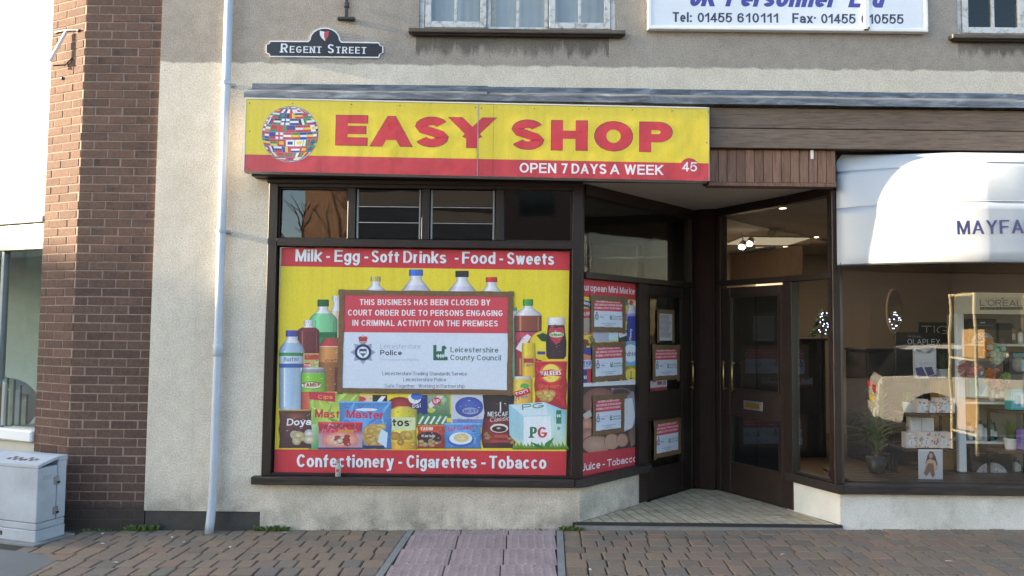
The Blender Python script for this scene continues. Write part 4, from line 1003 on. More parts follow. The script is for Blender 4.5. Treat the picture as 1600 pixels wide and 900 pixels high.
LAV = (214, 210, 232)
bottle(587, (432, 440), 8, (196, 186, 110), 446, 462, 600, 22, LAV); bottle(650, (421, 431), 11, (60, 110, 205), 437, 462, 600, 26, LAV)
bottle(722, (423, 433), 10.5, (28, 26, 28), 439, 464, 600, 26, LAV); bottle(768, (433, 441), 9, (205, 50, 50), 446, 464, 600, 20, (228, 228, 238))
bottle(527, (462, 471), 8, (230, 230, 232), 478, 500, 600, 16, (232, 205, 180))
bottle(505, (468, 479), 9, (22, 95, 45), 484, 500, 600, 22, (130, 205, 150), (30, 125, 70), 519, lambda p: p.rect(486, 519, 524, 527, (24, 105, 62)))
bottle(482, (500, 506), 7, (238, 236, 236), 509, 517, 600, 17, (120, 45, 48), (105, 35, 38), 518)
def water(p):
    p.prof(455, [(551, 19, (60, 150, 75)), (556, 19, (60, 150, 75)), (556.2, 19, (210, 222, 238)), (568, 19, (205, 218, 236)), (568.2, 19, (58, 98, 170)), (574.5, 19, (110, 150, 205))])
    p.text('Buxton', (443, 565), (466, 564), 7, .14, (60, 90, 160), shear=.2, gap=.1)
bottle(456, (516, 526), 9.5, (80, 78, 165), 529, 548, 640, 20, (172, 196, 222), None, None, water)
item('printed_box', lambda p: (p.rect(474, 552, 500, 580, (205, 175, 110), (180, 190, 90)), p.rect(476, 554, 498, 562, (190, 60, 55)), p.ell(480, 571, 7, 4, (200, 40, 50)), p.text('TON', (475, 573), (486, 573), 4, .2, wt)))
item('printed_coffee_jar', lambda p: (p.prof(519, [(528, 12, (165, 70, 60)), (536, 18, (190, 60, 60)), (541, 20, (235, 225, 220)), (542, 20, (205, 140, 75)), (566, 21, (150, 95, 50)), (612, 21, (125, 80, 45))]), p.text('Krema', (508, 566), (532, 564), 5, .14, (90, 50, 40), shear=.2), p.rect(523, 574, 528, 612, (110, 45, 45))))
def tamek(p):
    p.prof(490, [(574, 15, (200, 200, 205)), (577, 18, (150, 150, 155)), (583, 20, (205, 205, 205)), (583.2, 20, (135, 200, 60)), (612, 20, (120, 190, 55)), (612.2, 20, (205, 90, 70)), (640, 20, (190, 180, 90))])
    p.ell(487, 602, 17, 6, (40, 40, 45)); p.ell(487, 602, 16, 5.2, (215, 225, 190)); p.text('TAMEK', (473, 605), (502, 603), 6.2, .22, (170, 30, 50), gap=.1)
item('printed_can', tamek)
item('printed_carton', lambda p: (p.rect(535, 617, 582, 640, (230, 200, 150)), p.ell(560, 624, 12, 5, (205, 60, 60)), p.rect(582, 617, 605, 640, (25, 25, 28)), p.poly([(585, 632), (596, 619), (603, 619), (592, 634)], (235, 235, 235)), p.ell(625, 632, 20, 12, (190, 55, 60), 16, (120, 30, 35))))
item('printed_carton', lambda p: (p.rect(643, 617, 668, 650, (32, 46, 120)), p.ell(648, 622, 10, 9, (240, 240, 245)), p.ell(651, 619, 9, 6, (60, 110, 200)), p.text('psi', (644.5, 637), (657, 637), 7, .14, wt)))
item('printed_carton', lambda p: (p.rect(668, 617, 703, 652, (150, 175, 150), (70, 115, 60)), p.ell(693, 625, 8, 8, (190, 215, 170), 16, (90, 140, 80)), p.poly([(669, 632), (684, 618), (694, 618), (672, 640)], (230, 215, 225)), p.ell(682, 627, 7, 6.3, (200, 40, 70)), p.text('UP', (677.5, 630), (687, 630), 6, .2, wt), p.ell(674, 641, 6, 4, (190, 200, 70))))
item('printed_packet', lambda p: (p.rect(650, 647, 707, 668, (70, 130, 85)), *[p.poly([(653 + i * 9, 662), (660 + i * 9, 650), (663 + i * 9, 651), (656 + i * 9, 663)], (225, 235, 225)) for i in range(5)], p.rect(698, 653, 707, 660, (235, 205, 60))))
item('printed_box', lambda p: (p.rect(705, 616, 758, 668, (205, 208, 218)), p.ell(733, 636, 22, 16, (80, 105, 190), 24, (60, 80, 165)), p.ell(735, 642, 14, 6.5, (40, 55, 120)), p.ell(735, 642, 13, 5.6, (150, 165, 215)), p.text('NICKY', (725, 645), (746, 644), 5, .2, (40, 50, 110)), p.rect(707, 655, 757, 668, (120, 140, 205)), p.text('Soft', (714, 659), (738, 659), 5, .12, (50, 60, 120))))
def cola(p):
    p.prof(825, [(517, 21, (60, 30, 30)), (519, 21, (190, 70, 90)), (546, 21, (170, 45, 65)), (560, 20, (150, 30, 50))]); p.poly([(806, 545), (816, 528), (824, 522), (830, 526), (815, 550)], (235, 225, 230)); p.text('Vim', (806, 541), (818, 530), 6, .16, (60, 25, 35))
bottle(803, (480, 486), 5, (120, 190, 140), 490, 510, 590, 14, (140, 205, 165))
bottle(825, (467.5, 478), 8, (70, 160, 60), 481, 493, 590, 21.5, (222, 220, 226), (140, 72, 48), 493.2, cola)
item('printed_lemon', lambda p: (p.ell(848, 540, 21, 23, (244, 226, 60), 24, (225, 195, 20)), p.poly([(838, 524), (848, 520), (856, 523), (855, 534), (846, 533)], (25, 70, 35)), p.poly([(839, 549), (852, 549), (852, 554), (840, 554)], (70, 60, 150))))
item('printed_bottle', lambda p: (p.prof(826, [(536, 10, (236, 205, 60)), (540, 10.5, (236, 205, 60)), (556, 11, (225, 190, 70)), (557, 11, (240, 190, 50)), (590, 11, (228, 170, 40))]), p.rect(818, 560, 834, 567, (170, 60, 60)), p.text('Capri', (818, 573), (833, 572), 5, .16, (80, 60, 140))))
def sauce(p):
    p.prof(869, [(504, 12, (70, 40, 45)), (510, 13, (64, 34, 40)), (535, 16, (56, 28, 34)), (556, 15.5, (50, 25, 30)), (561, 12, (44, 22, 28))]); p.prof(869, [(496, 13, (236, 232, 236)), (505, 14, (226, 222, 228)), (508, 12.5, (200, 195, 205))], .75, 1.05)
    p.fan([(869, 513), (873, 511), (880, 512), (882, 519), (878, 530), (869, 539), (861, 530), (857, 519), (859, 512), (865, 511)], (190, 55, 75)); p.ell(869.5, 523, 11.5, 4.2, (225, 235, 200)); p.text('Hellmann', (859, 526), (880, 525), 5.5, .17, (60, 130, 70), gap=.08)
item('printed_sauce_bottle', sauce)
def walk(p):
    crisp(p, 835, 564, 886, 640, (205, 40, 52), (190, 40, 50)); p.ell(861, 583, 19, 15, (250, 200, 120), 24, (225, 90, 60)); p.ell(861, 583, 14, 14, (246, 222, 90)); p.poly([(843, 580), (861, 577), (879, 579), (879, 588), (861, 587), (843, 590)], (200, 30, 45)); p.text('WALKERS', (844, 587.5), (877, 585.5), 7.5, .2, wt, gap=.08)
    p.text('Ready', (842, 606), (880, 605), 5, .12, (200, 140, 50)); blobs(p, 860, 617, 17, 6, [(240, 205, 110), (225, 180, 80)], 9, 8, 4)
item('printed_crisp_packet', walk)
item('printed_can', lambda p: (p.prof(816, [(588, 13, (210, 210, 214)), (592, 16, (160, 160, 165)), (592.2, 16, (240, 200, 80)), (612, 16, (240, 185, 70)), (632, 16, (225, 120, 50))]), p.ell(820, 603, 7, 4, (90, 170, 70)), p.poly([(803, 612), (826, 606), (830, 614), (806, 622)], (200, 40, 60)), p.text('ton', (806, 618), (825, 612), 6, .2, wt), p.text('ice tea', (804, 627), (824, 621), 5, .16, (60, 110, 190), shear=.2)))
def nesc(p):
    p.prof(779, [(617, 25, (42, 26, 22)), (628, 24, (48, 28, 24)), (645, 22, (70, 34, 28)), (655, 24, (120, 40, 38)), (680, 27, (130, 45, 38)), (692, 26, (74, 32, 26)), (700, 24, (190, 180, 185))]); p.rect(781, 628, 783, 643, (235, 230, 230))
    p.text('NESCAF', (762, 650.5), (794, 650.5), 7.2, .15, wt, gap=.12); p.text('Classic', (765, 659.5), (796, 656.5), 7, .13, (240, 210, 205), shear=.25, gap=.08); p.ell(780, 669, 14, 7, (236, 225, 220)); p.ell(780, 670, 11.5, 5, (50, 26, 22)); p.ell(779, 669, 3, 1.6, (215, 180, 160)); p.rect(772, 679, 794, 684, (190, 70, 55)); p.rect(767, 688, 796, 691, (170, 70, 60)); blobs(p, 762, 680, 4, 5, [(190, 140, 80)], 5, 4, 2); blobs(p, 799, 688, 5, 4, [(200, 150, 90)], 5, 4, 3)
item('printed_coffee_jar', nesc)
def pg(p):
    p.poly([(795, 632), (850, 628), (885, 642), (884, 701), (818, 701), (796, 680)], [(150, 205, 225), (190, 220, 235), (120, 190, 225), (200, 225, 200), (215, 235, 215), (160, 205, 215)]); p.poly([(818, 651), (860, 650), (862, 697), (818, 699)], (232, 238, 242)); p.poly([(797, 633), (850, 629), (858, 648), (818, 650)], (214, 230, 238))
    p.text('PG', (816, 640), (850, 637), 8, .2, (40, 110, 70), serif=.14); p.text('P', (828, 684), (839, 684), 17, .26, (28, 110, 62), wy=.14, serif=.12); p.text('G', (840, 684), (855, 684), 17, .24, (200, 40, 62), wy=.14); p.rect(869, 641, 877, 662, (30, 130, 90)); p.text('96', (870, 652), (876, 652), 5, .2, wt); p.ell(873, 669, 4, 4, (220, 235, 235)); p.ell(873, 669, 3, 3, (110, 170, 160))
    for i in range(16): x = 800 + i * 5.4; p.poly([(x, 702), (x + 3, 693 - (i % 3) * 2), (x + 9, 702)], [(60, 120, 40), (150, 190, 60), (50, 105, 35)])
    p.poly([(829, 690), (845, 696), (852, 701), (838, 699)], (40, 110, 45)); p.poly([(866, 683), (858, 700), (850, 702), (852, 692)], (60, 130, 50))
item('printed_tea_box', pg)
def kuru(p):
    crisp(p, 652, 664, 697, 701, (205, 75, 45), (150, 50, 35)); p.ell(666, 670, 11, 5, (225, 120, 70)); p.text('TADIM', (657, 672), (676, 672), 4.4, .2, wt); p.ell(671, 684, 19, 10, (58, 24, 28)); p.text('Karisik', (659, 683), (680, 683), 4.2, .18, wt); blobs(p, 672, 692, 17, 4, [(205, 170, 110), (170, 70, 60), (215, 190, 140)], 12, 5, 6)
item('printed_packet', kuru)
def sut(p):
    crisp(p, 694, 661, 752, 701, (105, 160, 220), (70, 130, 205)); p.text('Sut Cream', (699, 674), (738, 670), 7, .2, (205, 60, 130), shear=.2, gap=.08); p.ell(720, 687, 21, 11, (60, 95, 185)); p.ell(720, 685, 18, 9.5, (225, 235, 245)); p.ell(721, 684, 12, 6.5, (236, 225, 175), 18, (215, 190, 120))
item('printed_packet', sut)
def dorit(p):
    p.prof(630, [(635, 10, (225, 195, 90)), (640, 22, (220, 205, 60)), (655, 22, (232, 222, 90)), (672, 20, (236, 215, 70)), (690, 21, (225, 175, 55)), (702, 22, (215, 195, 50))]); p.rect(609, 652, 649, 672, (214, 222, 170)); p.text('itos', (609, 666), (640, 666), 12.5, .22, (18, 18, 20), gap=.1); blobs(p, 626, 685, 15, 7, [(232, 190, 90), (215, 160, 60)], 8, 9, 9)
item('printed_crisp_packet', dorit)
def green_m(p):
    crisp(p, 482, 612, 562, 702, (178, 196, 76), (120, 190, 110)); p.poly([(482, 612), (524, 613), (524, 628), (484, 624)], (205, 45, 75)); p.text('Cips', (497, 623), (520, 623), 6, .16, (240, 190, 60)); p.text('Maste', (492, 652), (541, 654), 13, .2, (205, 40, 60), gap=.08)
    p.poly([(482, 665), (500, 660), (498, 701), (484, 701)], [(205, 225, 190), (150, 200, 120), (60, 150, 80), (90, 180, 110)])
item('printed_crisp_packet', green_m)
def blue_m(p):
    crisp(p, 530, 627, 612, 702, (90, 150, 215), (70, 120, 200)); p.text('Master', (541, 653), (600, 655), 13, .21, (205, 36, 58), gap=.07); p.ell(573, 640, 17, 2.4, (225, 232, 240)); p.ell(584, 682, 17, 20, (240, 205, 110), 20, (205, 150, 60)); blobs(p, 584, 680, 11, 15, [(246, 215, 130), (225, 180, 85), (236, 200, 110)], 16, 10, 8); p.poly([(596, 670), (606, 676), (604, 700), (590, 690)], (205, 225, 240)); p.rect(566, 696, 600, 701, (30, 45, 105))
item('printed_crisp_packet', blue_m)
def brown_m(p):
    crisp(p, 436, 641, 487, 700, (92, 48, 44), (70, 36, 42)); p.ell(462, 650, 18, 6, (150, 85, 60), 16, (95, 50, 45)); p.text('Doya', (448, 665), (486, 664), 11, .2, wt, shear=.12, gap=.06); blobs(p, 472, 684, 13, 7, [(236, 225, 190), (225, 205, 150), (240, 238, 230)], 9, 9, 5)
item('printed_crisp_packet', brown_m)
def red_m(p):
    crisp(p, 497, 659, 567, 702, (205, 45, 70), (205, 190, 200)); p.text('Hallumli', (507, 670), (553, 668), 6, .16, (90, 40, 40), shear=.25, gap=.08); p.rect(529, 671.5, 553, 676, (215, 150, 50)); p.ell(532, 687, 28, 12.5, (244, 232, 200), 24, (225, 120, 110)); blobs(p, 532, 687, 12, 7, [(205, 60, 50), (190, 50, 45), (244, 225, 205)], 12, 6, 12); p.rect(497, 699, 567, 702, (60, 60, 130))
item('printed_crisp_packet', red_m)

# ------------------------------------------------------------------ closure notices (one artwork, seven copies) held by parcel tape
NYc = .0395; npn = wallplane(0.0); n0 = wallplane(NYc)
NC = n0.to2(665, 534.5)
class LocalPlane(Plane):
    def to2(s, px, py): a, b = n0.to2(px, py); return (a - NC[0], b - NC[1])
lp = LocalPlane((0, 0, 0), (1, 0, 0), (0, -1, 0))
p = Print(lp, .001); RN = (208, 60, 74); WN = (214, 222, 236)
q = [(534, 458), (796, 461), (794, 611), (533, 609)]
p.poly([q[0], q[1], (795.4, 521), (533.7, 519)], RN); p.poly([(533.7, 519), (795.4, 521), q[2], q[3]], WN, False)
for tx, a, b, ya, yb in (('THIS BUSINESS HAS BEEN CLOSED BY', 562, 766, 476.6, 477.2), ('COURT ORDER DUE TO PERSONS ENGAGING', 543.5, 785.5, 493, 494), ('IN CRIMINAL ACTIVITY ON THE PREMISES', 550.5, 778, 509, 510)):
    p.text(tx, (a, ya), (b, yb), 9.2, .19, (240, 228, 232), wy=.16, gap=.13)
st = []
for i in range(16): r = 20 if i % 2 == 0 else 13.5; st.append((567.3 + r * sin(i * pi / 8), 550.5 - r * .95 * cos(i * pi / 8)))
p.fan(st, (150, 160, 186)); p.ell(567.3, 550.5, 13.2, 12.8, (30, 40, 88)); p.ell(567.3, 550.5, 9.2, 8.9, (226, 230, 240)); p.poly([(561.5, 545), (573, 545), (573, 551), (567.3, 558), (561.5, 551)], (60, 70, 110)); p.rect(562.5, 549, 572, 552, (226, 230, 240)); p.poly([(564, 554), (570.5, 554), (567.3, 557.5)], (40, 130, 80))
p.poly([(560.5, 528), (574, 528), (573, 536), (561.5, 536)], (150, 50, 60)); p.ell(563.5, 528.5, 3.4, 3, (190, 60, 62)); p.ell(571, 528.5, 3.4, 3, (190, 60, 62)); p.rect(566.7, 524, 567.9, 528, (110, 80, 90)); p.rect(561, 533.5, 573.5, 535, (226, 205, 190))
p.text('Leicestershire', (594, 544.6), (657, 545), 7.6, .09, (150, 158, 180), gap=.15); p.text('Police', (594, 555), (628, 555.2), 8, .2, (30, 38, 84), gap=.14); p.text('Protecting our communities', (594, 563.4), (654, 563.8), 4.2, .1, (186, 194, 212))
GR = (24, 100, 66)
p.poly([(677, 539), (682, 539), (682, 557), (677, 563)], GR); p.poly([(677, 563), (682, 557), (699.5, 557.5), (699.5, 563)], GR); p.poly([(680, 551), (684, 548.5), (693, 549), (695, 555), (683, 555)], GR); p.poly([(690.5, 541), (694.5, 539.8), (698.5, 544), (695, 546), (694.5, 553), (690, 550)], GR)
for x in (684, 688, 691.5): p.rect(x, 553, x + 1.6, 559.5, WN)
p.text('Leicestershire', (704, 550.4), (778.5, 551), 8.4, .15, (36, 96, 74), gap=.13); p.text('County Council', (703.5, 562.6), (782.5, 563.2), 8.4, .15, (36, 96, 74), gap=.13)
p.text('Leicestershire Trading Standards Service', (597.5, 586.2), (729.5, 586.8), 5.8, .105, (46, 52, 66), gap=.13); p.text('Leicestershire Police', (630, 595.6), (697, 596), 5.8, .105, (46, 52, 66), gap=.13); p.text('Safe Together · Working in Partnership', (601, 605.6), (726, 606.2), 5.8, .1, (80, 90, 110), gap=.13)
tmpo = p.build('printed_sheet', PAPER); NOTICE_ME = tmpo.data; bpy.data.objects.remove(tmpo)
NW, NH = [abs(v) for v in (lp.to2(*q[1])[0] - lp.to2(*q[0])[0], lp.to2(*q[3])[1] - lp.to2(*q[0])[1])]
def notice(loc, rz, w, h, label, tw, roll=0.0, seed=0, grp=True):
    """w,h = sheet size in metres; tape strips overlap its edges"""
    r = random.Random(seed)
    t = thing('closure_notice', loc, label, 'notice', 'police closure notices', rot=(0, roll, rz), world_children=False)
    link('printed_sheet', NOTICE_ME, t, scl=(w / NW, 1, h / NH))
    for (x0, x1, z0, z1, o) in ((-w / 2 - tw * .8, w / 2 + tw * r.uniform(.6, 1.4), h / 2 - tw * .35, h / 2 + tw * .6, .0035), (-w / 2 - tw * .6, w / 2 + tw * .6, -h / 2 - tw * .6, -h / 2 + tw * .3, .0037), (-w / 2 - tw * .6, -w / 2 + tw * .4, -h / 2 - tw * r.uniform(.4, .9), h / 2 + tw * .7, .0042), (w / 2 - tw * .4, w / 2 + tw * .6, -h / 2 - tw * r.uniform(.4, 1), h / 2 + tw * .7, .0044)):
        m = MB(); N = 14; vs = []; hor = (x1 - x0) > (z1 - z0)
        for k in range(N + 1):
            f = k / N; j1, j2 = r.uniform(-.06, .06) * tw, r.uniform(-.06, .06) * tw
            a, b = ((x0 + (x1 - x0) * f, z0 + j1), (x0 + (x1 - x0) * f, z1 + j2)) if hor else ((x0 + j1, z0 + (z1 - z0) * f), (x1 + j2, z0 + (z1 - z0) * f))
            y = -o - r.uniform(0, .0006); vs += [(a[0], y, a[1]), (b[0], y, b[1]), (a[0], y + .0005, a[1]), (b[0], y + .0005, b[1])]
        fs = []
        for k in range(N):
            i, j = 4 * k, 4 * k + 4; fs += [(i, j, j + 1, i + 1), (i + 2, i + 3, j + 3, j + 2), (i, i + 2, j + 2, j), (i + 1, j + 1, j + 3, i + 3)]
        fs += [(0, 1, 3, 2), (4 * N, 4 * N + 2, 4 * N + 3, 4 * N + 1)]
        m.add(vs, fs); m.build('tape', TAPE, t)
    return t
notice((NC[0], NYc, NC[1]), 0, NW, NH, 'large closure notice taped over the middle of the big grocery poster', .045, 0, 1)
uAD = (Vector(D_) - Vector(A)).normalized(); rzAD = atan2(uAD.y, uAD.x)
def on_ad(px0, py0, px1, py1, off):
    o = T_AD @ Vector((0, off, 0)); pln = Plane(o, (uAD.x, uAD.y, 0), (uAD.y, -uAD.x, 0)); a = pln.to2(px0, py0); b = pln.to2(px1, py1)
    return pln, pln.to3((a[0] + b[0]) / 2, (a[1] + b[1]) / 2), abs(b[0] - a[0]), abs(b[1] - a[1])
SPO = .0435
for k, (bx, lab, off, ro) in enumerate((((926, 466, 974, 514), 'small closure notice, uppermost of three on the narrow side poster', .036, .0),
        ((928, 540, 974, 588), 'small closure notice, middle of three on the narrow side poster', .036, -.01),
        ((929, 624, 972, 670), 'small closure notice over the bread photo, lowest on the side poster', .036, .012),
        ((1022, 544, 1059, 588), 'small closure notice on the upper glass of the left door', .028, .01),
        ((1024, 661, 1061, 704), 'small closure notice on the lower glass of the left door', .028, .005))):
    pln, c, w, h = on_ad(*bx, off); notice(c, rzAD, w, h, lab, .05, ro, 20 + k)
# side poster
o = T_AD @ Vector((0, SPO, 0)); spn = Plane(o, (uAD.x, uAD.y, 0), (uAD.y, -uAD.x, 0))
so = thing('window_poster', T_AD @ Vector((.45, SPO, .44)), 'narrow red and yellow poster with bread and groceries on the angled side window', 'poster')
SC4 = [(905, 435.5), (1000, 444), (997, 727), (903, 749)]
m = MB(); qs = [spn.to2(*t) for t in SC4]; m.prism(qs, 0.0, -.001, lambda a, b, t: spn.to3(a, b, t - .0002)); m.build('vinyl_sheet', WHITE, so)
p = Print(spn); rd = (200, 36, 52)
p.poly([(905, 435.5), (1000, 444), (999.7, 469), (905, 463)], rd); p.poly([(905, 463), (999.7, 469), (998.4, 600), (904.5, 604)], (238, 205, 50), False); p.poly([(904.5, 604), (998.4, 600), (997.4, 698), (903.4, 709)], (58, 40, 34), False); p.poly([(903.4, 709), (997.4, 698), (997, 727), (903, 749)], rd, False)
p.text('European Mini Market', (907, 453.5), (995, 460.5), 10.8, .16, wt, gap=.14); p.text('Juice - Tobacco', (908.5, 736.5), (995, 721), 11.8, .18, wt, gap=.14)
p.build('printed_ground', VINYL, so)
p = Print(spn, EPS * 3)
p.poly([(910, 468), (926, 472), (926, 483), (910, 478)], (28, 40, 95)); p.text('Nutrys', (911, 475), (925, 479), 6, .2, wt, gap=.08); p.rect(910, 482, 927, 497, (190, 50, 60)); p.text('KitKa', (911, 494), (926, 492), 6, .16, wt, shear=.2); p.rect(910, 497, 927, 520, (170, 150, 140)); blobs(p, 922, 524, 13, 5, [(225, 165, 120), (205, 130, 90)], 8, 6, 3)
p.rect(927, 519, 952, 534, (185, 185, 205)); p.rect(951, 518, 966, 532, (205, 230, 240)); p.rect(966, 516, 980, 536, (40, 40, 40)); p.poly([(966, 520), (978, 518), (980, 524), (968, 528)], (225, 225, 225)); blobs(p, 918, 537, 9, 6, [(225, 190, 80), (150, 60, 50), (120, 150, 70)], 12, 5, 5)
p.rect(909, 543, 926, 562, (50, 60, 140)); p.poly([(909, 552), (924, 556), (922, 564), (909, 560)], (225, 130, 90)); p.rect(909, 562, 926, 577, (205, 205, 225)); p.text('TYP', (911, 574), (923, 573), 9, .2, (60, 80, 160)); p.rect(908.5, 577, 917, 602, (40, 50, 130)); p.text('Daz', (909.5, 592), (916.5, 592), 7, .2, wt); p.rect(917, 576, 926, 601, (200, 40, 60)); p.rect(926, 594, 942, 602, (225, 215, 150)); p.ell(940, 597, 6, 4, (90, 170, 100)); p.rect(950, 592, 968, 600, (70, 50, 60))
p.rect(976, 470, 986, 478, (225, 220, 230)); p.ell(979, 474, 3, 4, (90, 150, 90)); p.ell(986, 473, 3, 4, (200, 60, 70)); p.ell(993, 475, 2.6, 4, (225, 225, 235)); p.prof(986, [(478, 4, (225, 215, 235)), (490, 8, (170, 150, 210)), (502, 8, (90, 90, 180))]); p.prof(988, [(494, 7, (40, 60, 160)), (500, 8, (36, 52, 150)), (533, 8, (36, 52, 150))]); p.text('Plenty', (986, 532), (987, 514), 6, .2, wt, gap=.08); p.rect(979, 506, 983, 533, (30, 70, 150)); p.rect(976, 534, 997, 571, (110, 175, 225)); p.ell(985, 552, 12, 14, (232, 240, 248)); p.text('ndrex', (977, 557), (993, 556), 8, .16, (40, 60, 130), gap=.1); p.rect(976, 571, 997.5, 600, (150, 185, 60), (60, 130, 60)); p.ell(986, 585, 9, 11, (236, 215, 80)); p.text('ANCHOR', (976, 578), (996, 575), 5, .2, (190, 60, 40)); p.rect(985, 580, 986.5, 592, (160, 40, 40)); p.poly([(980, 588), (986, 593), (992, 588), (986, 591)], (160, 40, 40))
p.poly([(904.7, 599), (998.5, 593), (998.4, 600.5), (904.5, 604.5)], (225, 225, 232)); p.build('printed_groceries', VINYL, so)
p = Print(spn, EPS * 3)
p.ell(937, 628, 28, 22, (176, 120, 108), 24, (130, 76, 66)); p.fan([(955, 606), (990, 612), (994, 640), (992, 668), (975, 675), (962, 660)], (150, 140, 150)); p.fan([(960, 624), (988, 622), (992, 650), (988, 668), (972, 675), (962, 655)], (222, 222, 232)); p.ell(970, 613, 16, 7, (120, 100, 104)); p.ell(970, 613, 13, 5, (70, 52, 50)); p.poly([(993, 611), (998, 614), (997, 640), (993, 652), (995, 630)], (150, 140, 145)); p.ell(917, 663, 12, 11, (225, 165, 135), 18, (170, 110, 90)); p.ell(919, 682, 13, 13, (214, 150, 122), 18, (150, 96, 80)); p.poly([(910, 648), (922, 640), (926, 650), (914, 655)], (205, 190, 180))
p.ell(932, 694, 23, 15, (120, 76, 60)); p.ell(932, 695, 22, 14, (200, 160, 138), 20, (176, 130, 108)); p.ell(957, 689, 13, 13, (120, 76, 60)); p.ell(956, 690, 11, 12, (190, 148, 126)); p.ell(973, 687, 10, 11, (120, 76, 60)); p.ell(972, 688, 8.6, 10, (186, 142, 120)); p.poly([(982, 676), (997, 655), (997.5, 690), (986, 698)], [(130, 100, 80), (90, 66, 54), (110, 84, 66), (150, 120, 96)])
p.poly([(903.4, 709), (997.4, 698), (997.2, 702), (903.3, 714)], rd); p.build('printed_bread_photo', VINYL, so)
# legal sheet and leaflet on the door
pln, c, w, h = on_ad(1029, 488, 1051, 532, .026)
ls = thing('paper_sheet', c, 'tall typed paper sheet taped high on the left door glass', 'paper', rot=(0, 0, rzAD), world_children=False)
lpp = Plane((0, 0, 0), (1, 0, 0), (0, -1, 0)); p = Print(lpp, .001); p.px = False; p.rect(-w / 2, -h / 2, w / 2, h / 2, (196, 196, 196)); rq = random.Random(4)
for i in range(19): z = h / 2 - .03 - i * (h - .05) / 19; x1 = w * rq.uniform(.2, .4); p.rect(-w * .4, z, x1, z + .006, (120, 120, 122)); 
p.build('typed_page', PAPER, ls)
for q4 in ((-w / 2 - .03, w / 2 + .03, h / 2 - .012, h / 2 + .03, .003), (-w / 2 - .03, -w / 2 + .012, -h / 2 - .02, h / 2 - .013, .0035), (w / 2 - .012, w / 2 + .03, -h / 2 - .02, h / 2 - .013, .0035)): MB().box(q4[0], q4[1], -q4[4] - .0006, -q4[4], q4[2], q4[3]).build('tape', TAPE, ls)
pln, c, w, h = on_ad(1016, 595, 1042, 609, .026)
lf = thing('leaflet', c, 'small red and white leaflet at the bottom of the left door glass', 'leaflet', rot=(0, 0, rzAD), world_children=False)
p = Print(lpp, .001); p.px = False; p.rect(-w / 2, -h / 2, w / 2, h / 2, (190, 180, 180)); p.rect(-w / 2, -h / 2, w / 2, -h * .18, (150, 40, 50)); p.rect(-w * .1, h * .05, w * .2, h * .4, (150, 60, 70)); p.rect(w * .25, h * .0, w * .44, h * .4, (120, 120, 130)); p.build('printed_sheet', PAPER, lf)
# small plastic vial standing on the sill
c = at(528, 744, -.02); c.z = .438
vb = thing('small_vial', (c.x, -.02, .438), 'small clear plastic vial with a red mark standing on the shop sill', 'vial', world_children=False)
CLR = simple('scuffed_plastic', (.34, .33, .31), .35, .25, 40)
m = MB(); m.lathe([(.022, 0), (.024, .006), (.024, .085), (.016, .098), (.013, .1), (.013, .118)], (0, 0, 0), 14); m.build('body', CLR, vb, smooth=True)
m = MB(); m.lathe([(.0155, .116), (.016, .13), (.008, .142)], (0, 0, 0), 12); m.build('cap', simple('scuffed_cap', (.3, .22, .17), .5), vb)
m = MB(); m.box(-.012, .012, -.0262, -.0215, .045, .066, .002); m.build('red_mark', simple('red_print', (.4, .05, .05), .5), vb)

# ================================================================== BRICK NEIGHBOUR (left edge)
nb = thing('brick_shop_building', (-3.6, .2, 0), 'brown brick corner building with white fascia and shop window at the left edge', 'building')
PF0, PF1, PS0 = (-3.75, .02), (-3.08, .02), (-4.16, .21)
Tf, Ts = frame_at(PF0, PF1), frame_at(PS0, PF0); WS = (Vector(PF0) - Vector(PS0)).length
MB().prism([(-3.748, .0228), (-3.082, .0228), (-3.082, 1.5), (-4.5, 1.5), (-4.158, .2128)], -.05, 6.4).build('mortar_core', MORTAR, nb)
rb = random.Random(5); lay = []
for row in range(80):
    z0 = -.012 + row * .075
    for T, W, s in ((Tf, .67, 0), (Ts, WS, 1)):
        x = -(.1175 if (row + s) % 2 else 0.0) - (0.0 if s == 0 else .03)
        while x < W - .01:
            a, b = max(0.002, x), min(W - .002, x + .225)
            if b - a > .03: lay.append((s, a, b, z0))
            x += .235
def bkey(t): return -((t[2] - t[1]) * (1.0 if t[0] == 0 else .75)) + (10 if not (-.05 < t[3] < 4.6) else 0)
lay.sort(key=bkey); meshes = {}
nt = {0: Tf, 1: Ts}
for s, a, b, z0 in lay[:300]:
    L = round(b - a, 3); k = rb.randrange(3)
    if (L, k) not in meshes:
        m = MB(); q = random.Random(int(L * 1000) * 7 + k); e = lambda: q.uniform(-.0018, .0018)
        m.box(-L / 2 + e(), L / 2 + e(), e() * .6, .06, e(), .066 + e(), .0025); meshes[(L, k)] = m.mesh('brick', BRICK)
    T = nt[s]; c = T @ Vector(((a + b) / 2, rb.uniform(-.0015, .0015), z0)); u = T.to_3x3() @ Vector((1, 0, 0))
    link('brick', meshes[(L, k)], nb, loc=c, rot=(0, rb.uniform(-.004, .004), atan2(u.y, u.x)))
m = MB()
for s, a, b, z0 in lay[300:]:
    if z0 > 5.6: continue
    m.T = nt[s]; m.box(a, b, rb.uniform(-.0015, .0015), .06, z0, z0 + .066, .0025)
m.T = None; m.build('brick_rest', BRICK_J, nb, kind='stuff')
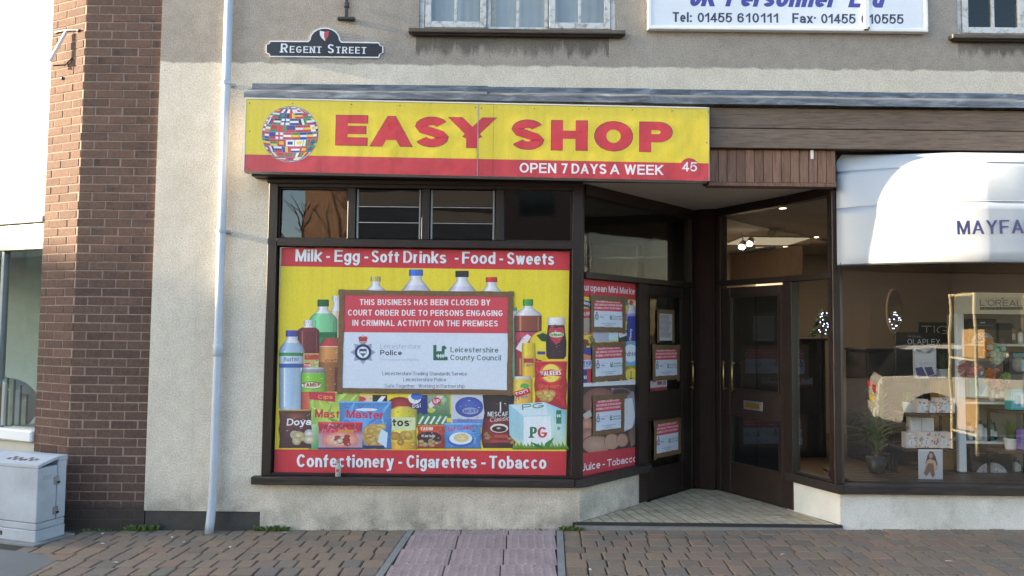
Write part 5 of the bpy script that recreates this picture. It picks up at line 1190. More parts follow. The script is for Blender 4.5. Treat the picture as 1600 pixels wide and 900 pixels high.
# shop window beyond the pier: frame runs along the same splay
uS = (Vector(PS0) - Vector(PF0)).normalized(); PE = tuple(Vector(PS0) + uS * 3.2); Tw = frame_at(PE, PS0); LW = 3.2
WHT = simple('sunny_white_fascia', (.78, .78, .76), .5, .05)
MB(Tw).box(-.3, LW - .002, .012, .3, 2.66, 6.4, .01).build('white_fascia', WHT, nb)
MB(Tw).box(-.3, LW - .002, -.01, .1, 2.6, 2.658, .008).build('fascia_trim', simple('pale_trim', (.5, .5, .48), .5, .2, 8), nb)
MB(Tw).box(-.3, LW - .002, .02, .1, 2.36, 2.598, .005).build('window_head', simple('green_grey_frame', (.13, .15, .13), .45, .15), nb)
MB(Tw).box(-.3, LW - .002, -.03, .14, .66, .76, .012).build('window_sill', WHITE, nb)
MB(Tw).box(-.3, LW - .002, .015, .12, -.05, .658).build('stall_riser', simple('cream_riser', (.5, .47, .4), .85, .12, 4), nb)
MB(Tw).box(LW - .62, LW - .58, .03, .09, .762, 2.358, .004).build('mullion', simple('green_grey_frame', (.3, .33, .32), .45, .1), nb)
MB(Tw).box(-.3, LW - .004, .06, .066, .762, 2.359).build('window_pane', make_glass('cafe_glass', 2.4, (.85, .9, .88)), nb)
CAFE = simple('cafe_wall', (.4, .42, .38), .8, .1)
MB(Tw).box(-.3, LW, 1.2, 1.25, 0, 2.6).build('cafe_back_wall', CAFE, nb); MB(Tw).box(-.3, LW, .12, 1.2, .72, .75).build('display_ledge', WHITE, nb); MB(Tw).box(-.3, LW, .31, 1.2, 2.45, 2.5).build('cafe_ceiling', CAFE, nb); MB(Tw).box(LW + .001, LW + .03, .12, 1.2, .76, 2.45).build('cafe_side_wall', CAFE, nb)
# cake picture stand in the window
def cake():
    c0 = at(6, 668, .6); T = Matrix.Translation((c0.x, .6, c0.z - .03)) @ Matrix.Rotation(radians(33), 4, 'Z')
    c = T @ Vector((0, 0, 0)); t = thing('cake_slice', c, 'striped layer cake slice on a white plate inside the left shop window', 'cake')
    m = MB(T @ Matrix.Translation((-.02, .16, .2)) @ Matrix.Rotation(radians(62), 4, 'X')); m.lathe([(.02, .0), (.16, .0), (.28, .03), (.29, .042), (.16, .02), (.02, .015)], (0, 0, .0), 28); m.build('plate', WHITE, t, smooth=True)
    m = MB(T); m.box(-.2, .16, -.1, .1, -.06, .055, .01); m.build('stand', WHITE, t)
    cr = simple('cake_sponge', (.22, .15, .08), .8, .2, 20); ic = simple('cake_icing', (.8, .77, .68), .5, .05)
    for i in range(6):
        x = -.13 + i * .052; zt = .5 - .018 * (i - 2) ** 2
        prf = [(-.12, .06), (.1, .06), (.1, zt - .06), (.04, zt - .01), (-.06, zt), (-.12, zt - .05)]
        m = MB(T); m.prism(prf, x, x + .034, lambda a, b, q: (q, a, b)); m.build('cake_layer', ic if i % 2 == 0 else simple('cake_cream', (.75, .68, .5), .6), t)
        m = MB(T); m.prism([(a * .97, b * .98 + .001) for a, b in prf], x + .034, x + .052, lambda a, b, q: (q, a, b)); m.build('cake_filling', cr, t)
    m = MB(T); m.tube([(-.02, -.16, .06), (.03, -.22, .02), (.07, -.2, .03), (.05, -.14, .06)], .012, 8); m.build('ribbon', simple('ribbon_brown', (.15, .09, .05), .6), t)
cake()
# wooden cupboard seen in the cafe
t = thing('cafe_cupboard', Tw @ Vector((LW - .42, .9, .76)), 'tall brown cupboard with small lettering board inside the left shop', 'cupboard')
MB(Tw).box(LW - .5, LW - .1, .85, 1.15, 1.2, 2.3, .005).build('carcass', simple('cupboard_wood', (.13, .1, .06), .6, .3, 8), t)
for z in (1.2, 1.55, 1.9): MB(Tw).box(LW - .49, LW - .11, .83, .849, z + .01, z + .33, .005).build('cupboard_door', simple('cupboard_front', (.17, .125, .07), .55, .3, 8), t)
o = Tw @ Vector((0, .825, 0)); u = (Tw.to_3x3() @ Vector((1, 0, 0))); nn = Tw.to_3x3() @ Vector((0, -1, 0))
p = Print(Plane(o, u, nn), .001); p.px = False; p.rect(LW - .45, 2.02, LW - .12, 2.18, (210, 220, 230)); p.text('REN', (LW - .42, 2.04), (LW - .15, 2.04), .11, .2, (40, 44, 60)); p.build('letter_board', PAPER, t)
# broken lamp bracket on the pier
lb = thing('lamp_bracket', Ts @ Vector((.22, -.02, 4.1)), 'snapped white lamp bracket with loose wires high on the brick pier', 'bracket')
a, b = Ts @ Vector((.24, -.03, 4.27)), Ts @ Vector((.12, -.09, 4.0))
m = MB(); m.tube([a, b], .014, 8); m.build('broken_arm', WHITE, lb)
for q in ([(.0, -.11, 4.05), (.05, -.1, 4.02), (.1, -.09, 3.98)], [(.13, -.06, 3.97), (.22, -.012, 3.98), (.3, -.008, 4.03)], [(.06, -.012, 4.3), (.24, -.02, 4.29), (.38, -.012, 4.27)]):
    m = MB(); m.tube([Ts @ Vector(t_) for t_ in q], .007, 6); m.build('wire', DGREY, lb)
for q in ((.07, 4.3), (.36, 4.27), (.17, 3.87)): m = MB(Ts); m.lathe([(.016, 0), (.014, -.01), (.006, -.014)], (q[0], .0, q[1]), 8, 'y'); m.build('fixing', DGREY, lb)

# ---- utility cabinet
kc = Vector((-3.74, -.40, gz(-3.7))); Tc = Matrix.Translation(kc) @ Matrix.Rotation(radians(-18), 4, 'Z')   # front right bottom corner, x to the left is negative
uc = thing('utility_cabinet', kc, 'pale grey steel street cabinet against the brick pier', 'cabinet')
CW, CD, CH = .8, .27, .64
MB(Tc).box(-CW, 0, 0, CD, .0, .09, .004).build('base', CAB, uc); MB(Tc).box(-CW + .004, -.004, .004, CD - .004, .093, .145, .004).build('lower_band', CAB, uc)
MB(Tc).box(-CW + .002, -.002, .002, CD * .66, .149, CH - .06, .005).build('body', CAB, uc); MB(Tc).box(-CW + .002, -.002, CD * .66 + .005, CD - .002, .149, CH - .03, .005).build('rear_body', CAB, uc)
m = MB(Tc); m.prism([(0, CH - .058), (CD * .66, CH - .012), (CD * .66, CH + .012), (0, CH - .034)], -CW, 0, lambda a, b, t: (t, a - .002, b)); m.build('lid', CAB, uc)
MB(Tc).box(-CW, 0, CD * .66 + .004, CD, CH - .028, CH + .012, .004).build('lid', CAB, uc)
for z in (.46, .22):
    m = MB(Tc); m.box(-.003, .012, CD * .66 - .03, CD * .66 + .012, z - .03, z + .03, .003); m.build('hinge_lock', STEEL, uc)
    m = MB(Tc); m.box(.0125, .016, CD * .66 - .012, CD * .66 + .016, z - .026, z - .008, .001); m.build('rust_mark', simple('rust_black', (.03, .022, .018), .8), uc)
for z in (.505, .485): MB(Tc).box(-.001, .0015, .05, .12, z, z + .006).build('stamped_text', simple('stamp_grey', (.3, .32, .35), .6), uc)
m = MB(Tc)
rq = random.Random(8); q = []
for i in range(9):
    x = -.42 + i * .034; yy = .085 + rq.uniform(-.02, .02); sl = (.046 / (CD * .66)); f = lambda y_: CH - .034 + sl * y_ + .0012
    m.add([(x, yy - .016, f(yy - .016)), (x + .045, yy - .02, f(yy - .02)), (x + .045, yy + .012, f(yy + .012)), (x, yy + .018, f(yy + .018))], [(0, 1, 2, 3)])
m.build('graffiti_tag', BLACK, uc)
m = MB(Tc)
for i in range(7): x = -.5 + i * .022; m.box(x, x + .019, -.0012, -.0002, .03 + rq.uniform(0, .012), .07 + rq.uniform(-.01, .006))
m.build('graffiti_tag', BLACK, uc)
MB(Tc).box(-CW - .05, .06, -.06, CD + .05, -.06, .003, .004).build('concrete_pad', CONC, uc)

# ================================================================== AWNING
aw = thing('awning', (3.6, -.3, 2.25), 'white rounded fabric awning with grey blue lettering over the salon window', 'awning')
AX0, AX1 = 2.776, 7.2; SECT = [(3.225, .05), (3.218, .14), (3.2, .25), (3.17, .35), (3.12, .425), (3.075, .455), (3.0, .47), (2.9, .48), (2.78, .487), (2.755, .488), (2.62, .492), (2.45, .497), (2.262, .502)]
def awn_pt(u, z, d):
    rx = 1.02 * min(1.0, .45 + d / .6); d0 = .125
    inset = max(0.0, (z - 3.13)) ** 2 * 6.0
    if u <= 1.0:
        th = u * pi / 2; e = 1.4; g_ = min(1.0, max(0.0, (z - 2.74) / .42)) ** 1.4 * .85
        return (AX0 + inset + rx * (1 - abs(cos(th)) ** e), -(max(d0, 0) * 0 + .02) - max(d - .02, 0) * abs(sin(th)) ** e * (1 - (1 - u) * g_), z)
    return (AX0 + inset + rx + (AX1 - AX0 - rx - inset) * (u - 1.0), -d, z)
US = [i / 26 for i in range(27)] + [1 + i / 10 for i in range(1, 11)]
def awn_patch(rows, name, inner=.004):
    m = MB(); nu = len(US)
    vs = [awn_pt(u, z, d) for z, d in rows for u in US] + [awn_pt(u, z - .002, d - inner) for z, d in rows for u in US]
    nr = len(rows); off = nr * nu; fs = []
    for i in range(nr - 1):
        for j in range(nu - 1):
            a = i * nu + j; fs += [(a, a + nu, a + nu + 1, a + 1), (off + a, off + a + 1, off + a + nu + 1, off + a + nu)]
    for j in range(nu - 1):
        a = (nr - 1) * nu + j; fs += [(a, off + a, off + a + 1, a + 1), (j, j + 1, off + j + 1, off + j)]
    m.add(vs, fs); return m.build(name, AWN, aw, smooth=True)
def dense(rows):
    out = []
    for i in range(len(rows) - 1):
        for k in range(2): t = k / 2; out.append((rows[i][0] * (1 - t) + rows[i + 1][0] * t, rows[i][1] * (1 - t) + rows[i + 1][1] * t))
    return out + [rows[-1]]
awn_patch(dense(SECT[:6]), 'top_panel'); awn_patch(dense(SECT[5:10]), 'hood_panel'); awn_patch(dense(SECT[9:]), 'valance')
for z, d in (SECT[5], SECT[9]):
    m = MB(); m.tube([Vector(awn_pt(u, z + .002, d + .0015)) for u in US if u > .45], .0035, 6); m.build('seam', simple('awning_seam', (.62, .62, .63), .6), aw)
m = MB(); m.tube([Vector(awn_pt(u, 2.264, .496)) for u in US], .009, 8); m.build('bottom_hoop', DGREY, aw)
m = MB(); m.tube([(2.79, -.02, 2.2), (2.775, -.05, 2.25), (2.82, -.06, 2.34), (2.85, -.07, 2.42)], .003, 5); m.build('loose_cord', DGREY, aw)
ap = wallplane(-.5055); p = Print(ap)
p.text('MAYFAIR', (1496, 366.5), (1628, 364), 21.5, .19, (56, 64, 124), gap=.13, wy=.12); p.build('lettering', VINYL, aw)

# ================================================================== HAIR SALON INTERIOR
sr = thing('salon_room', (4.5, 3, .05), None, None, kind='structure')
SWALL = simple('taupe_wall', (.34, .275, .225), .85, .06, 2); SCEIL = simple('salon_ceiling', (.5, .45, .37), .9, .05); SFLOOR = make_wood('dark_wood_floor', (.075, .045, .028), .4, 'x', .5)
MB().box(2.06, 7.3, 6.0, 6.1, 0, 3.1).build('back_wall', SWALL, sr); MB().box(7.2, 7.3, .2, 6, 0, 3.1).build('side_wall', SWALL, sr); MB().box(2.062, 2.1, 1.62, 6, 0, 3.1).build('side_wall', SWALL, sr)
MB().prism([(2.82, .12), (2.6, .62), (2.2, 1.5), (2.1, 1.7), (2.1, 6), (7.2, 6), (7.2, .12)], -.02, .06).build('floor', SFLOOR, sr)
MB().prism([(2.84, .11), (2.64, .62), (2.22, 1.5), (2.12, 1.66), (2.1, 6), (7.2, 6), (7.2, .11)], 2.97, 3.02).build('ceiling', SCEIL, sr)
MB().box(3.55, 3.95, 4.6, 6.0, .06, 2.97).build('wall_nib', SWALL, sr)
# slatted display bench behind the glass
bench = thing('display_bench', (4.8, .5, .06), 'low dark slatted wooden display bench along the salon window', 'bench')
for i in range(6): MB().box(2.95, 7.1, .12 + i * .11, .12 + i * .11 + .098, .40, .42, .003).build('slat', SFLOOR, bench)
for x in (3.0, 4.4, 5.8, 7.0): MB().box(x, x + .05, .14, .75, .06, .399).build('leg', BLACK, bench)
DARKC = simple('dark_counter', (.02, .018, .017), .45, .3)
def counter(x0, x1, y0, y1, z, lab):
    t = thing('counter', ((x0 + x1) / 2, y0, .06), lab, 'counter'); MB().box(x0, x1, y0 + .02, y1, .06, z - .03).build('carcass', DARKC, t); MB().box(x0 - .02, x1 + .02, y0 - .02, y1, z - .029, z, .005).build('worktop', BLACK, t)
    k = max(2, int((x1 - x0) / .6))
    for i in range(k): MB().box(x0 + (x1 - x0) * i / k + .01, x0 + (x1 - x0) * (i + 1) / k - .01, y0, y0 + .019, .12, z - .05, .003).build('cupboard_door', DARKC, t)
counter(2.3, 4.15, 3.6, 4.2, 1.62, 'tall dark counter at the back of the salon, left of the product banner'); counter(4.5, 7.0, 3.2, 3.8, 1.5, 'tall dark counter at the back of the salon, right side')
sc_ = thing('added_dark_blocker', (2.75, 2.1, .06), 'near black cabinet shape added behind the salon door to darken its glass', 'cabinet')  # added dark block, keeps the view through the door glass dark
MB().box(2.35, 3.15, 2.12, 2.5, .065, 2.12).build('carcass', DARKC, sc_)
for i in range(2): MB().box(2.36 + i * .4, 2.74 + i * .4, 2.1, 2.119, .1, 2.1, .004).build('blocker_front', DARKC, sc_)
# flat-fronted panels and boxes in the display: at() gives a point at depth Y
def wz(px, py, Y): c = at(px, py, Y); return c.x, c.z
def panel(name, cat, label, x0, y0, x1, y1, Y, th, col, draw=None, mat=None, group=None, stand=False):
    a = wz(x0, y0, Y); b = wz(x1, y1, Y); xa, xb, zb_, zt_ = a[0], b[0], b[1], a[1]
    t = thing(name, ((xa + xb) / 2, Y + th / 2, zb_), label, cat, group)
    MB().box(xa, xb, Y, Y + th, zb_, zt_, min(.004, th * .2)).build('body', mat or simple(name + '_surface', lin(col), .45, .1), t)
    if draw:
        p = Print(wallplane(Y - .0008)); draw(p); p.build('print', PAPER, t)
    if stand:
        MB().box((xa + xb) / 2 - .1, (xa + xb) / 2 + .1, Y + .005, Y + th + .12, .421, .43).build('foot', BLACK, t); MB().box((xa + xb) / 2 - .012, (xa + xb) / 2 + .012, Y + th + .0005, Y + th + .02, .4305, zb_ + .1).build('post', BLACK, t)
    return t
panel('product_banner', 'banner', 'black product banner with white capitals standing in the salon window', 1399, 519, 1474, 600, .95, .02, (24, 24, 26), lambda p: (p.text('OLAPLEX', (1418, 538), (1469, 538.5), 8.5, .12, (225, 225, 228), gap=.16), p.text('THE ORIGINAL', (1418, 527), (1440, 527.5), 3, .14, (150, 150, 150)), p.rect(1417, 541, 1464, 542, (120, 120, 120))), stand=True)
panel('brand_panel', 'sign', 'black panel with large thin capitals behind the product banner', 1434.5, 503.5, 1493, 536, 1.15, .02, (22, 20, 18), lambda p: p.text('TIGI', (1440, 521.5), (1487, 522), 12.5, .1, (186, 180, 168), serif=.08, gap=.26), stand=True)
def olbox(p):
    p.fan([(1428, 543), (1436, 550), (1445, 545), (1452, 552), (1462, 543), (1459, 556), (1463, 562), (1433, 562), (1434, 553)], (210, 210, 222)); p.rect(1433, 560, 1462, 575, (205, 205, 216)); p.text('OLAPLEX', (1436, 570), (1458, 570), 4, .12, (150, 150, 165))
    p.poly([(1430, 575), (1441, 573), (1448, 588), (1434, 590)], (70, 70, 120)); p.poly([(1444, 574), (1456, 573), (1460, 584), (1450, 588)], (58, 58, 104)); p.poly([(1450, 588), (1463, 585), (1466, 592), (1452, 592)], (80, 80, 130))
panel('display_card', 'display card', 'white cut-out display card with dark blue jars in front of the black banner', 1430, 545, 1464, 592, .7, .05, (196, 196, 206), olbox, stand=True)
def dot_box(x0, y0, x1, y1, Y, lab, c=(214, 196, 188), seed=1, white=False):
    def d(p):
        if white: return
        q = random.Random(seed)
        for i in range(int((x1 - x0) * 1.1)): p.ell(q.uniform(x0 + 1, x1 - 1), q.uniform(y0 + 1, y1 - 1), 1.6, 1.5, q.choice([(180, 120, 115), (225, 190, 160), (150, 130, 140), (236, 225, 220)]), 8)
        n = max(1, int((x1 - x0) / 24))
        for k in range(n): cx = x0 + (x1 - x0) * (k + .5) / n; p.ell(cx, (y0 + y1) / 2 + 3, 6, 5.5, (216, 216, 224), 14); p.rect(cx - .5, (y0 + y1) / 2, cx + .5, (y0 + y1) / 2 + 7, (150, 150, 165))
    return panel('gift_box', 'gift box', lab, x0, y0, x1, y1, Y, .09, c, d if not white else (lambda p: (p.rect(1439.5, 653, 1440.5, 674, (150, 150, 160)))), group='gift boxes in the salon window')
SHY = .38
def shelf(px0, px1, py, Y, dep, lab, legs=True, low=.42):
    a = wz(px0, py, Y); b = wz(px1, py, Y); t = thing('display_shelf', ((a[0] + b[0]) / 2, Y, low), lab, 'shelf')
    MB().box(a[0], b[0], Y, Y + dep, a[1] - .022, a[1], .003).build('board', SFLOOR, t)
    for x in (a[0] + .01, b[0] - .03): MB().box(x, x + .02, Y + dep - .03, Y + dep - .01, low + .001, a[1] - .023).build('leg', BLACK, t)
    return a[1]
shelf(1412, 1492, 646, SHY, .22, 'upper dark shelf holding a pot plant and dotted gift boxes'); shelf(1413, 1492, 701, SHY - .05, .27, 'lower dark shelf with the wide dotted gift box')
dot_box(1433, 624, 1451, 645.7, SHY + .02, 'small upright dotted gift box beside the white pot on the upper shelf', seed=2); dot_box(1452, 627, 1463, 645.7, SHY + .02, 'narrow dotted gift box in the middle of the upper shelf', (190, 175, 170), seed=3); dot_box(1463.5, 622, 1493, 645.7, SHY + .02, 'wide dotted gift box at the right end of the upper shelf', seed=4)
dot_box(1423, 652, 1460, 680, SHY + .12, 'plain white gift box with a ribbon line behind the dotted boxes', (205, 203, 205), 5, True); dot_box(1416, 676, 1433, 700.6, SHY - .03, 'left square dotted gift box with a shiny bow on the lower shelf', (200, 190, 185), seed=6); dot_box(1433.6, 675, 1488.5, 700.6, SHY - .035, 'widest dotted gift box on the lower shelf', seed=7)
def woman(p):
    p.rect(1436, 704, 1473, 753, (196, 196, 204), (176, 178, 192))
    p.fan([(1449, 712), (1453, 705), (1458, 706), (1462, 714), (1465, 726), (1463, 733), (1456, 724), (1449, 730), (1446, 724)], (74, 52, 44)); p.ell(1454.5, 712, 3, 4.2, (190, 150, 130)); p.fan([(1448, 720), (1453, 717), (1461, 720), (1466, 733), (1460, 737), (1458, 744), (1450, 742), (1444, 735)], (198, 160, 138)); p.fan([(1450, 724), (1458, 724), (1461, 742), (1457, 747), (1453, 736), (1448, 744), (1443, 740)], (112, 82, 66))
panel('photo_card', 'photo card', 'tall white photo card of a long-haired model leaning below the lower shelf', 1435, 702, 1473.5, 754, .26, .006, (214, 214, 220), woman)
# white display stand with rounded top
lo = thing('display_stand', (4.4, .62, .42), 'tall white rounded display stand with black lettering and shelves in the salon window', 'display stand')
Yl = .6; a = wz(1493, 457, Yl); zt_ = a[1]; xl = a[0]; xr = xl + .98
def rounded(x0, x1, z0, z1, r, n=6):
    pts = [(x0, z0), (x1, z0)]
    pts += [(x1 - r + r * cos(t * pi / 2 / n), z1 - r + r * sin(t * pi / 2 / n)) for t in range(n + 1)]
    pts += [(x0 + r - r * sin(t * pi / 2 / n), z1 - r + r * cos(t * pi / 2 / n)) for t in range(n + 1)]; return pts
STW = simple('stand_white', (.7, .68, .62), .45, .05); STP = simple('stand_post', (.72, .75, .8), .4, .05)
hz = wz(1500, 490, Yl)[1]
m = MB(); m.prism(rounded(xl, xr, hz, zt_, .07), Yl, Yl + .03, lambda a_, b_, t: (a_, t, b_)); m.build('header', STW, lo)
for x0 in (xl, xr - .075): MB().box(x0, x0 + .075, Yl - .002, Yl + .045, .421, hz - .001, .008).build('side_post', STP, lo)
MB().box(xl + .076, xr - .076, Yl + .27, Yl + .29, .43, hz - .001).build('back_panel', simple('stand_back', (.22, .19, .16), .6, .1), lo)
for py in (537, 628, 690, 748): zz = wz(1530, py, Yl)[1]; MB().box(xl + .076, xr - .076, Yl + .005, Yl + .268, zz - .022, zz, .003).build('shelf', STW, lo)
p = Print(wallplane(Yl - .001)); p.text("L'OREAL", (1531, 477.5), (1597, 478.5), 9.5, .12, (52, 48, 44), gap=.16, wy=.1); p.poly([(1564, 467), (1567, 464.6), (1568.5, 465), (1566, 467.4)], (52, 48, 44)); p.rect(1531, 479.8, 1598, 484, (60, 56, 50)); p.text('PROFESSIONNEL', (1533, 483.4), (1596, 483.5), 2.9, .16, (190, 184, 165), gap=.5); p.build('lettering', PAPER, lo)
def moon_box(x0, y0, x1, y1, Y, lab, th=.12, trim=None):
    def d(p):
        cx = (x0 + x1) / 2; r = (x1 - x0) * .4
        p.rect(cx - 4, y0 + 5, cx + 4, y0 + 7.2, (170, 165, 170)); p.rect(x0 + 5, y0 + 10, x1 - 5, y0 + 10.8, (120, 110, 110))
        p.poly([(cx + r * cos(radians(t)), y1 - .4 - r * sin(radians(t)) * .95) for t in range(0, 181, 12)], (170, 170, 176)); q = random.Random(3)
        for i in range(40):
            tt = q.uniform(15, 165); k = q.uniform(.1, .9); p.ell(cx + r * k * cos(radians(tt)), y1 - 2 - r * k * .85 * sin(radians(tt)), q.uniform(.8, 2.2), q.uniform(.6, 1.6), q.choice([(90, 86, 86), (215, 212, 210), (60, 56, 58), (140, 120, 110)]), 7)
        if trim: p.rect(x0 - .0, y0, x1, y0 + 4, trim)
    return panel('product_box', 'product box', lab, x0, y0, x1, y1, Y, th, (20, 18, 20), d, group='black product boxes in the salon window')
moon_box(1513, 498, 1558, 536.6, Yl + .04, 'black product box with grey half moon on the top shelf of the display stand'); moon_box(1517, 698, 1582, 747.6, Yl + .02, 'large black product box with grey half moon on the lowest stand shelf', .14)
panel('product_box', 'product box', 'plain black product box right of the topmost half moon box', 1560, 505, 1582, 536.6, Yl + .1, .1, (26, 24, 26), group='black product boxes in the salon window')
panel('gift_carton', 'carton', 'bright teal carton lying behind the large black half moon box', 1513, 689, 1543, 700, Yl + .2, .06, (40, 150, 120), None)
def tealb(p): p.rect(1524, 588, 1543, 619, (170, 215, 230)); p.fan([(1533, 590), (1538, 596), (1541, 604), (1536, 612), (1533, 618), (1529, 610), (1526, 600)], (110, 165, 200)); p.rect(1532, 600, 1534, 616, (80, 140, 170))
panel('gift_carton', 'carton', 'teal and pale blue carton under the wrapped flowers', 1516, 586, 1545, 621, Yl + .03, .1, (30, 150, 160), tealb)
def tealc(p): p.rect(1583, 613, 1600, 637, (120, 195, 220)); p.prof(1590, [(618, 4, (90, 160, 200)), (636, 4.5, (70, 140, 190))]); p.prof(1598, [(616, 3, (190, 220, 235)), (636, 3.5, (150, 200, 225))])
panel('gift_carton', 'carton', 'turquoise carton with bottles printed on it at the right edge', 1580, 608, 1612, 641, .5, .1, (50, 170, 180), tealc)
panel('gift_carton', 'carton', 'dark carton with turquoise lid below the stand lettering at the right edge', 1577, 550, 1612, 585, .55, .1, (34, 36, 40), lambda p: (p.rect(1583, 552, 1612, 558, (40, 150, 150)), p.ell(1592, 569, 11, 12, (170, 160, 150), 18, (110, 100, 96)), p.rect(1596, 562, 1606, 580, (150, 195, 200))))
panel('gift_carton', 'carton', 'small lilac carton beside the pot plant at the right edge', 1596, 672, 1612, 703, .45, .08, (130, 110, 180))
shelf(1560, 1625, 642, .45, .2, 'dark shelf under the turquoise carton at the right edge'); shelf(1560, 1625, 705, .4, .2, 'dark shelf under the pot plant at the right edge')
def product_bottle(x, Y, z, h, mat, capm, lab):
    t = thing('product_bottle', (x, Y, z), lab, 'bottle', 'product bottles on the white stand', world_children=False); r = h * .16
    m = MB(); m.lathe([(r * .9, 0), (r, h * .03), (r, h * .68), (r * .55, h * .78), (r * .4, h * .8)], (0, 0, 0), 12); m.build('body', mat, t, smooth=True)
    m = MB(); m.lathe([(r * .5, h * .8), (r * .5, h * .98), (r * .4, h)], (0, 0, 0), 10); m.build('cap', capm, t)
    m = MB(); m.lathe([(r * 1.012, h * .2), (r * 1.012, h * .5)], (0, 0, 0), 12); m.build('label_band', TERRA, t)
PBM = [simple('bottle_' + n_, c_, .3, .08) for n_, c_ in (('black', (.02, .02, .022)), ('teal', (.03, .25, .25)), ('gold', (.35, .22, .07)), ('white', (.6, .6, .6)))]
pq = random.Random(31)
for (py, x0, x1, n_) in ((628, 1546, 1578, 4), (690, 1512, 1562, 6), (537, 1583, 1600, 2), (748, 1583, 1600, 2)):
    zz = wz(1530, py, Yl)[1] + .001; xa, xb = wz(x0, py, Yl + .1)[0], wz(x1, py, Yl + .1)[0]
    for i in range(n_): product_bottle(xa + (xb - xa) * (i + .5) / n_, Yl + .12 + pq.uniform(-.02, .04), zz, pq.uniform(.13, .2), PBM[pq.randrange(4)], PBM[0], 'small capped hair product bottle on a shelf of the white stand')
# wrapped flower bundles
def bundle(cx, cy, rx, rz_, Y, lab, cols, seed):
    c = at(cx, cy, Y); q = random.Random(seed); t = thing('wrapped_bouquet', (c.x, Y, c.z - rz_), lab, 'bouquet', 'wrapped bouquets'); k = 0
    for i in range(22):
        th = q.uniform(0, 2 * pi); r = sqrt(q.random()) * .8; x, z, y_ = c.x + rx * r * cos(th), c.z + rz_ * r * sin(th), Y + q.uniform(-.05, .03); s = q.uniform(.02, .042); m = MB()
        for a in range(7):
            an = a * 2 * pi / 7; m.add([(x, y_ - .01, z), (x + s * cos(an - .4), y_ - .022, z + s * sin(an - .4)), (x + s * 1.2 * cos(an), y_ - .004, z + s * 1.2 * sin(an)), (x + s * cos(an + .4), y_ - .018, z + s * sin(an + .4))], [(0, 1, 2, 3)])
        m.build('flower', FLOWER[q.choice(cols)], t, fix=False)
    m = MB(); N = 18; vs = [(c.x, Y + .06, c.z)]
    for i in range(N): a = 2 * pi * i / N; k = 1 + .18 * q.uniform(-1, 1); vs.append((c.x + rx * k * cos(a), Y - .05 + q.uniform(-.03, .03), c.z + rz_ * k * sin(a)))
    for i in range(N): a = 2 * pi * i / N; k = .6 + .15 * q.uniform(-1, 1); vs.append((c.x + rx * k * cos(a), Y - .085 + q.uniform(-.02, .02), c.z + rz_ * k * sin(a)))
    fs = [(0, 1 + i, 1 + (i + 1) % N) for i in range(N)] + [(1 + i, 1 + N + i, 1 + N + (i + 1) % N, 1 + (i + 1) % N) for i in range(N)]
    m.add(vs, fs); m.build('cellophane', make_glass('cellophane', 3.0, (.97, .97, .97), .12), t, fix=False)
FLOWER = {k: simple('petal_' + k, v, .7, .2, 40) for k, v in dict(orange=(.7, .25, .04), pink=(.6, .22, .2), mint=(.3, .55, .45), cream=(.6, .55, .4), green=(.2, .3, .08), brown=(.15, .08, .05)).items()}
bundle(1512, 577, .12, .065, .5, 'pink wrapped bouquet lying left of the orange flowers', ['pink', 'pink', 'cream'], 1); bundle(1552, 550, .11, .14, .52, 'mint and cream wrapped bouquet standing tallest on the stand', ['mint', 'cream', 'cream', 'orange'], 2); bundle(1553, 590, .13, .09, .48, 'orange and green bouquet at the front of the stand', ['orange', 'orange', 'green', 'brown', 'pink'], 3)
# pot plants
def pot_plant(cx, top, base, hw, grass_top, Y, lab, seed):
    a = at(cx, base, Y); w = abs(at(cx + hw, base, Y).x - a.x); h = at(cx, top, Y).z - a.z; gt = at(cx, grass_top, Y).z - a.z; q = random.Random(seed)
    t = thing('pot_plant', (a.x, Y + w, a.z), lab, 'plant', 'white pots of grass', world_children=False)
    m = MB(); m.lathe([(w * .72, 0), (w * .8, h * .1), (w * .96, h * .9), (w, h), (w * .9, h), (w * .86, h * .8)], (0, 0, 0), 18); m.build('pot', TERRA, t, smooth=True)
    m = MB()
    for i in range(110):
        an = q.uniform(0, 2 * pi); r = q.uniform(0, w * .7); le = (gt - h) * q.uniform(.6, 1.1); sp = q.uniform(.1, .75); bx, by = r * cos(an), r * sin(an); wd = .0035; px_, py_ = -sin(an) * wd, cos(an) * wd
        pts = [(bx + cos(an) * sp * le * f * f * .8, by + sin(an) * sp * le * f * f * .5, h * .85 + (le + h * .15) * f * (1 - .18 * sp * f)) for f in (0, .35, .7, 1)]
        vs = []
        for k, (x, y_, z) in enumerate(pts): s = (1, 1, .7, .1)[k]; vs += [(x - px_ * s, y_ - py_ * s, z), (x + px_ * s, y_ + py_ * s, z)]
        m.add(vs, [(0, 1, 3, 2), (2, 3, 5, 4), (4, 5, 7, 6)])
    m.build('grass_blades', LEAF, t, fix=False, kind='stuff')
pot_plant(1424, 629, 645.5, 9, 612, .46, 'small white pot of short grass at the left end of the upper shelf', 1); pot_plant(1477, 577, 592, 11, 548, .75, 'white pot of tall grass on the carton stack beside the white stand', 2); pot_plant(1586, 686, 704.5, 10, 655, .5, 'white pot of grass at the right edge of the salon window', 3)
panel('carton_stack', 'carton', 'tall tan carton carrying the pot of tall grass', 1467, 593, 1491, 760, .74, .16, (150, 118, 72))
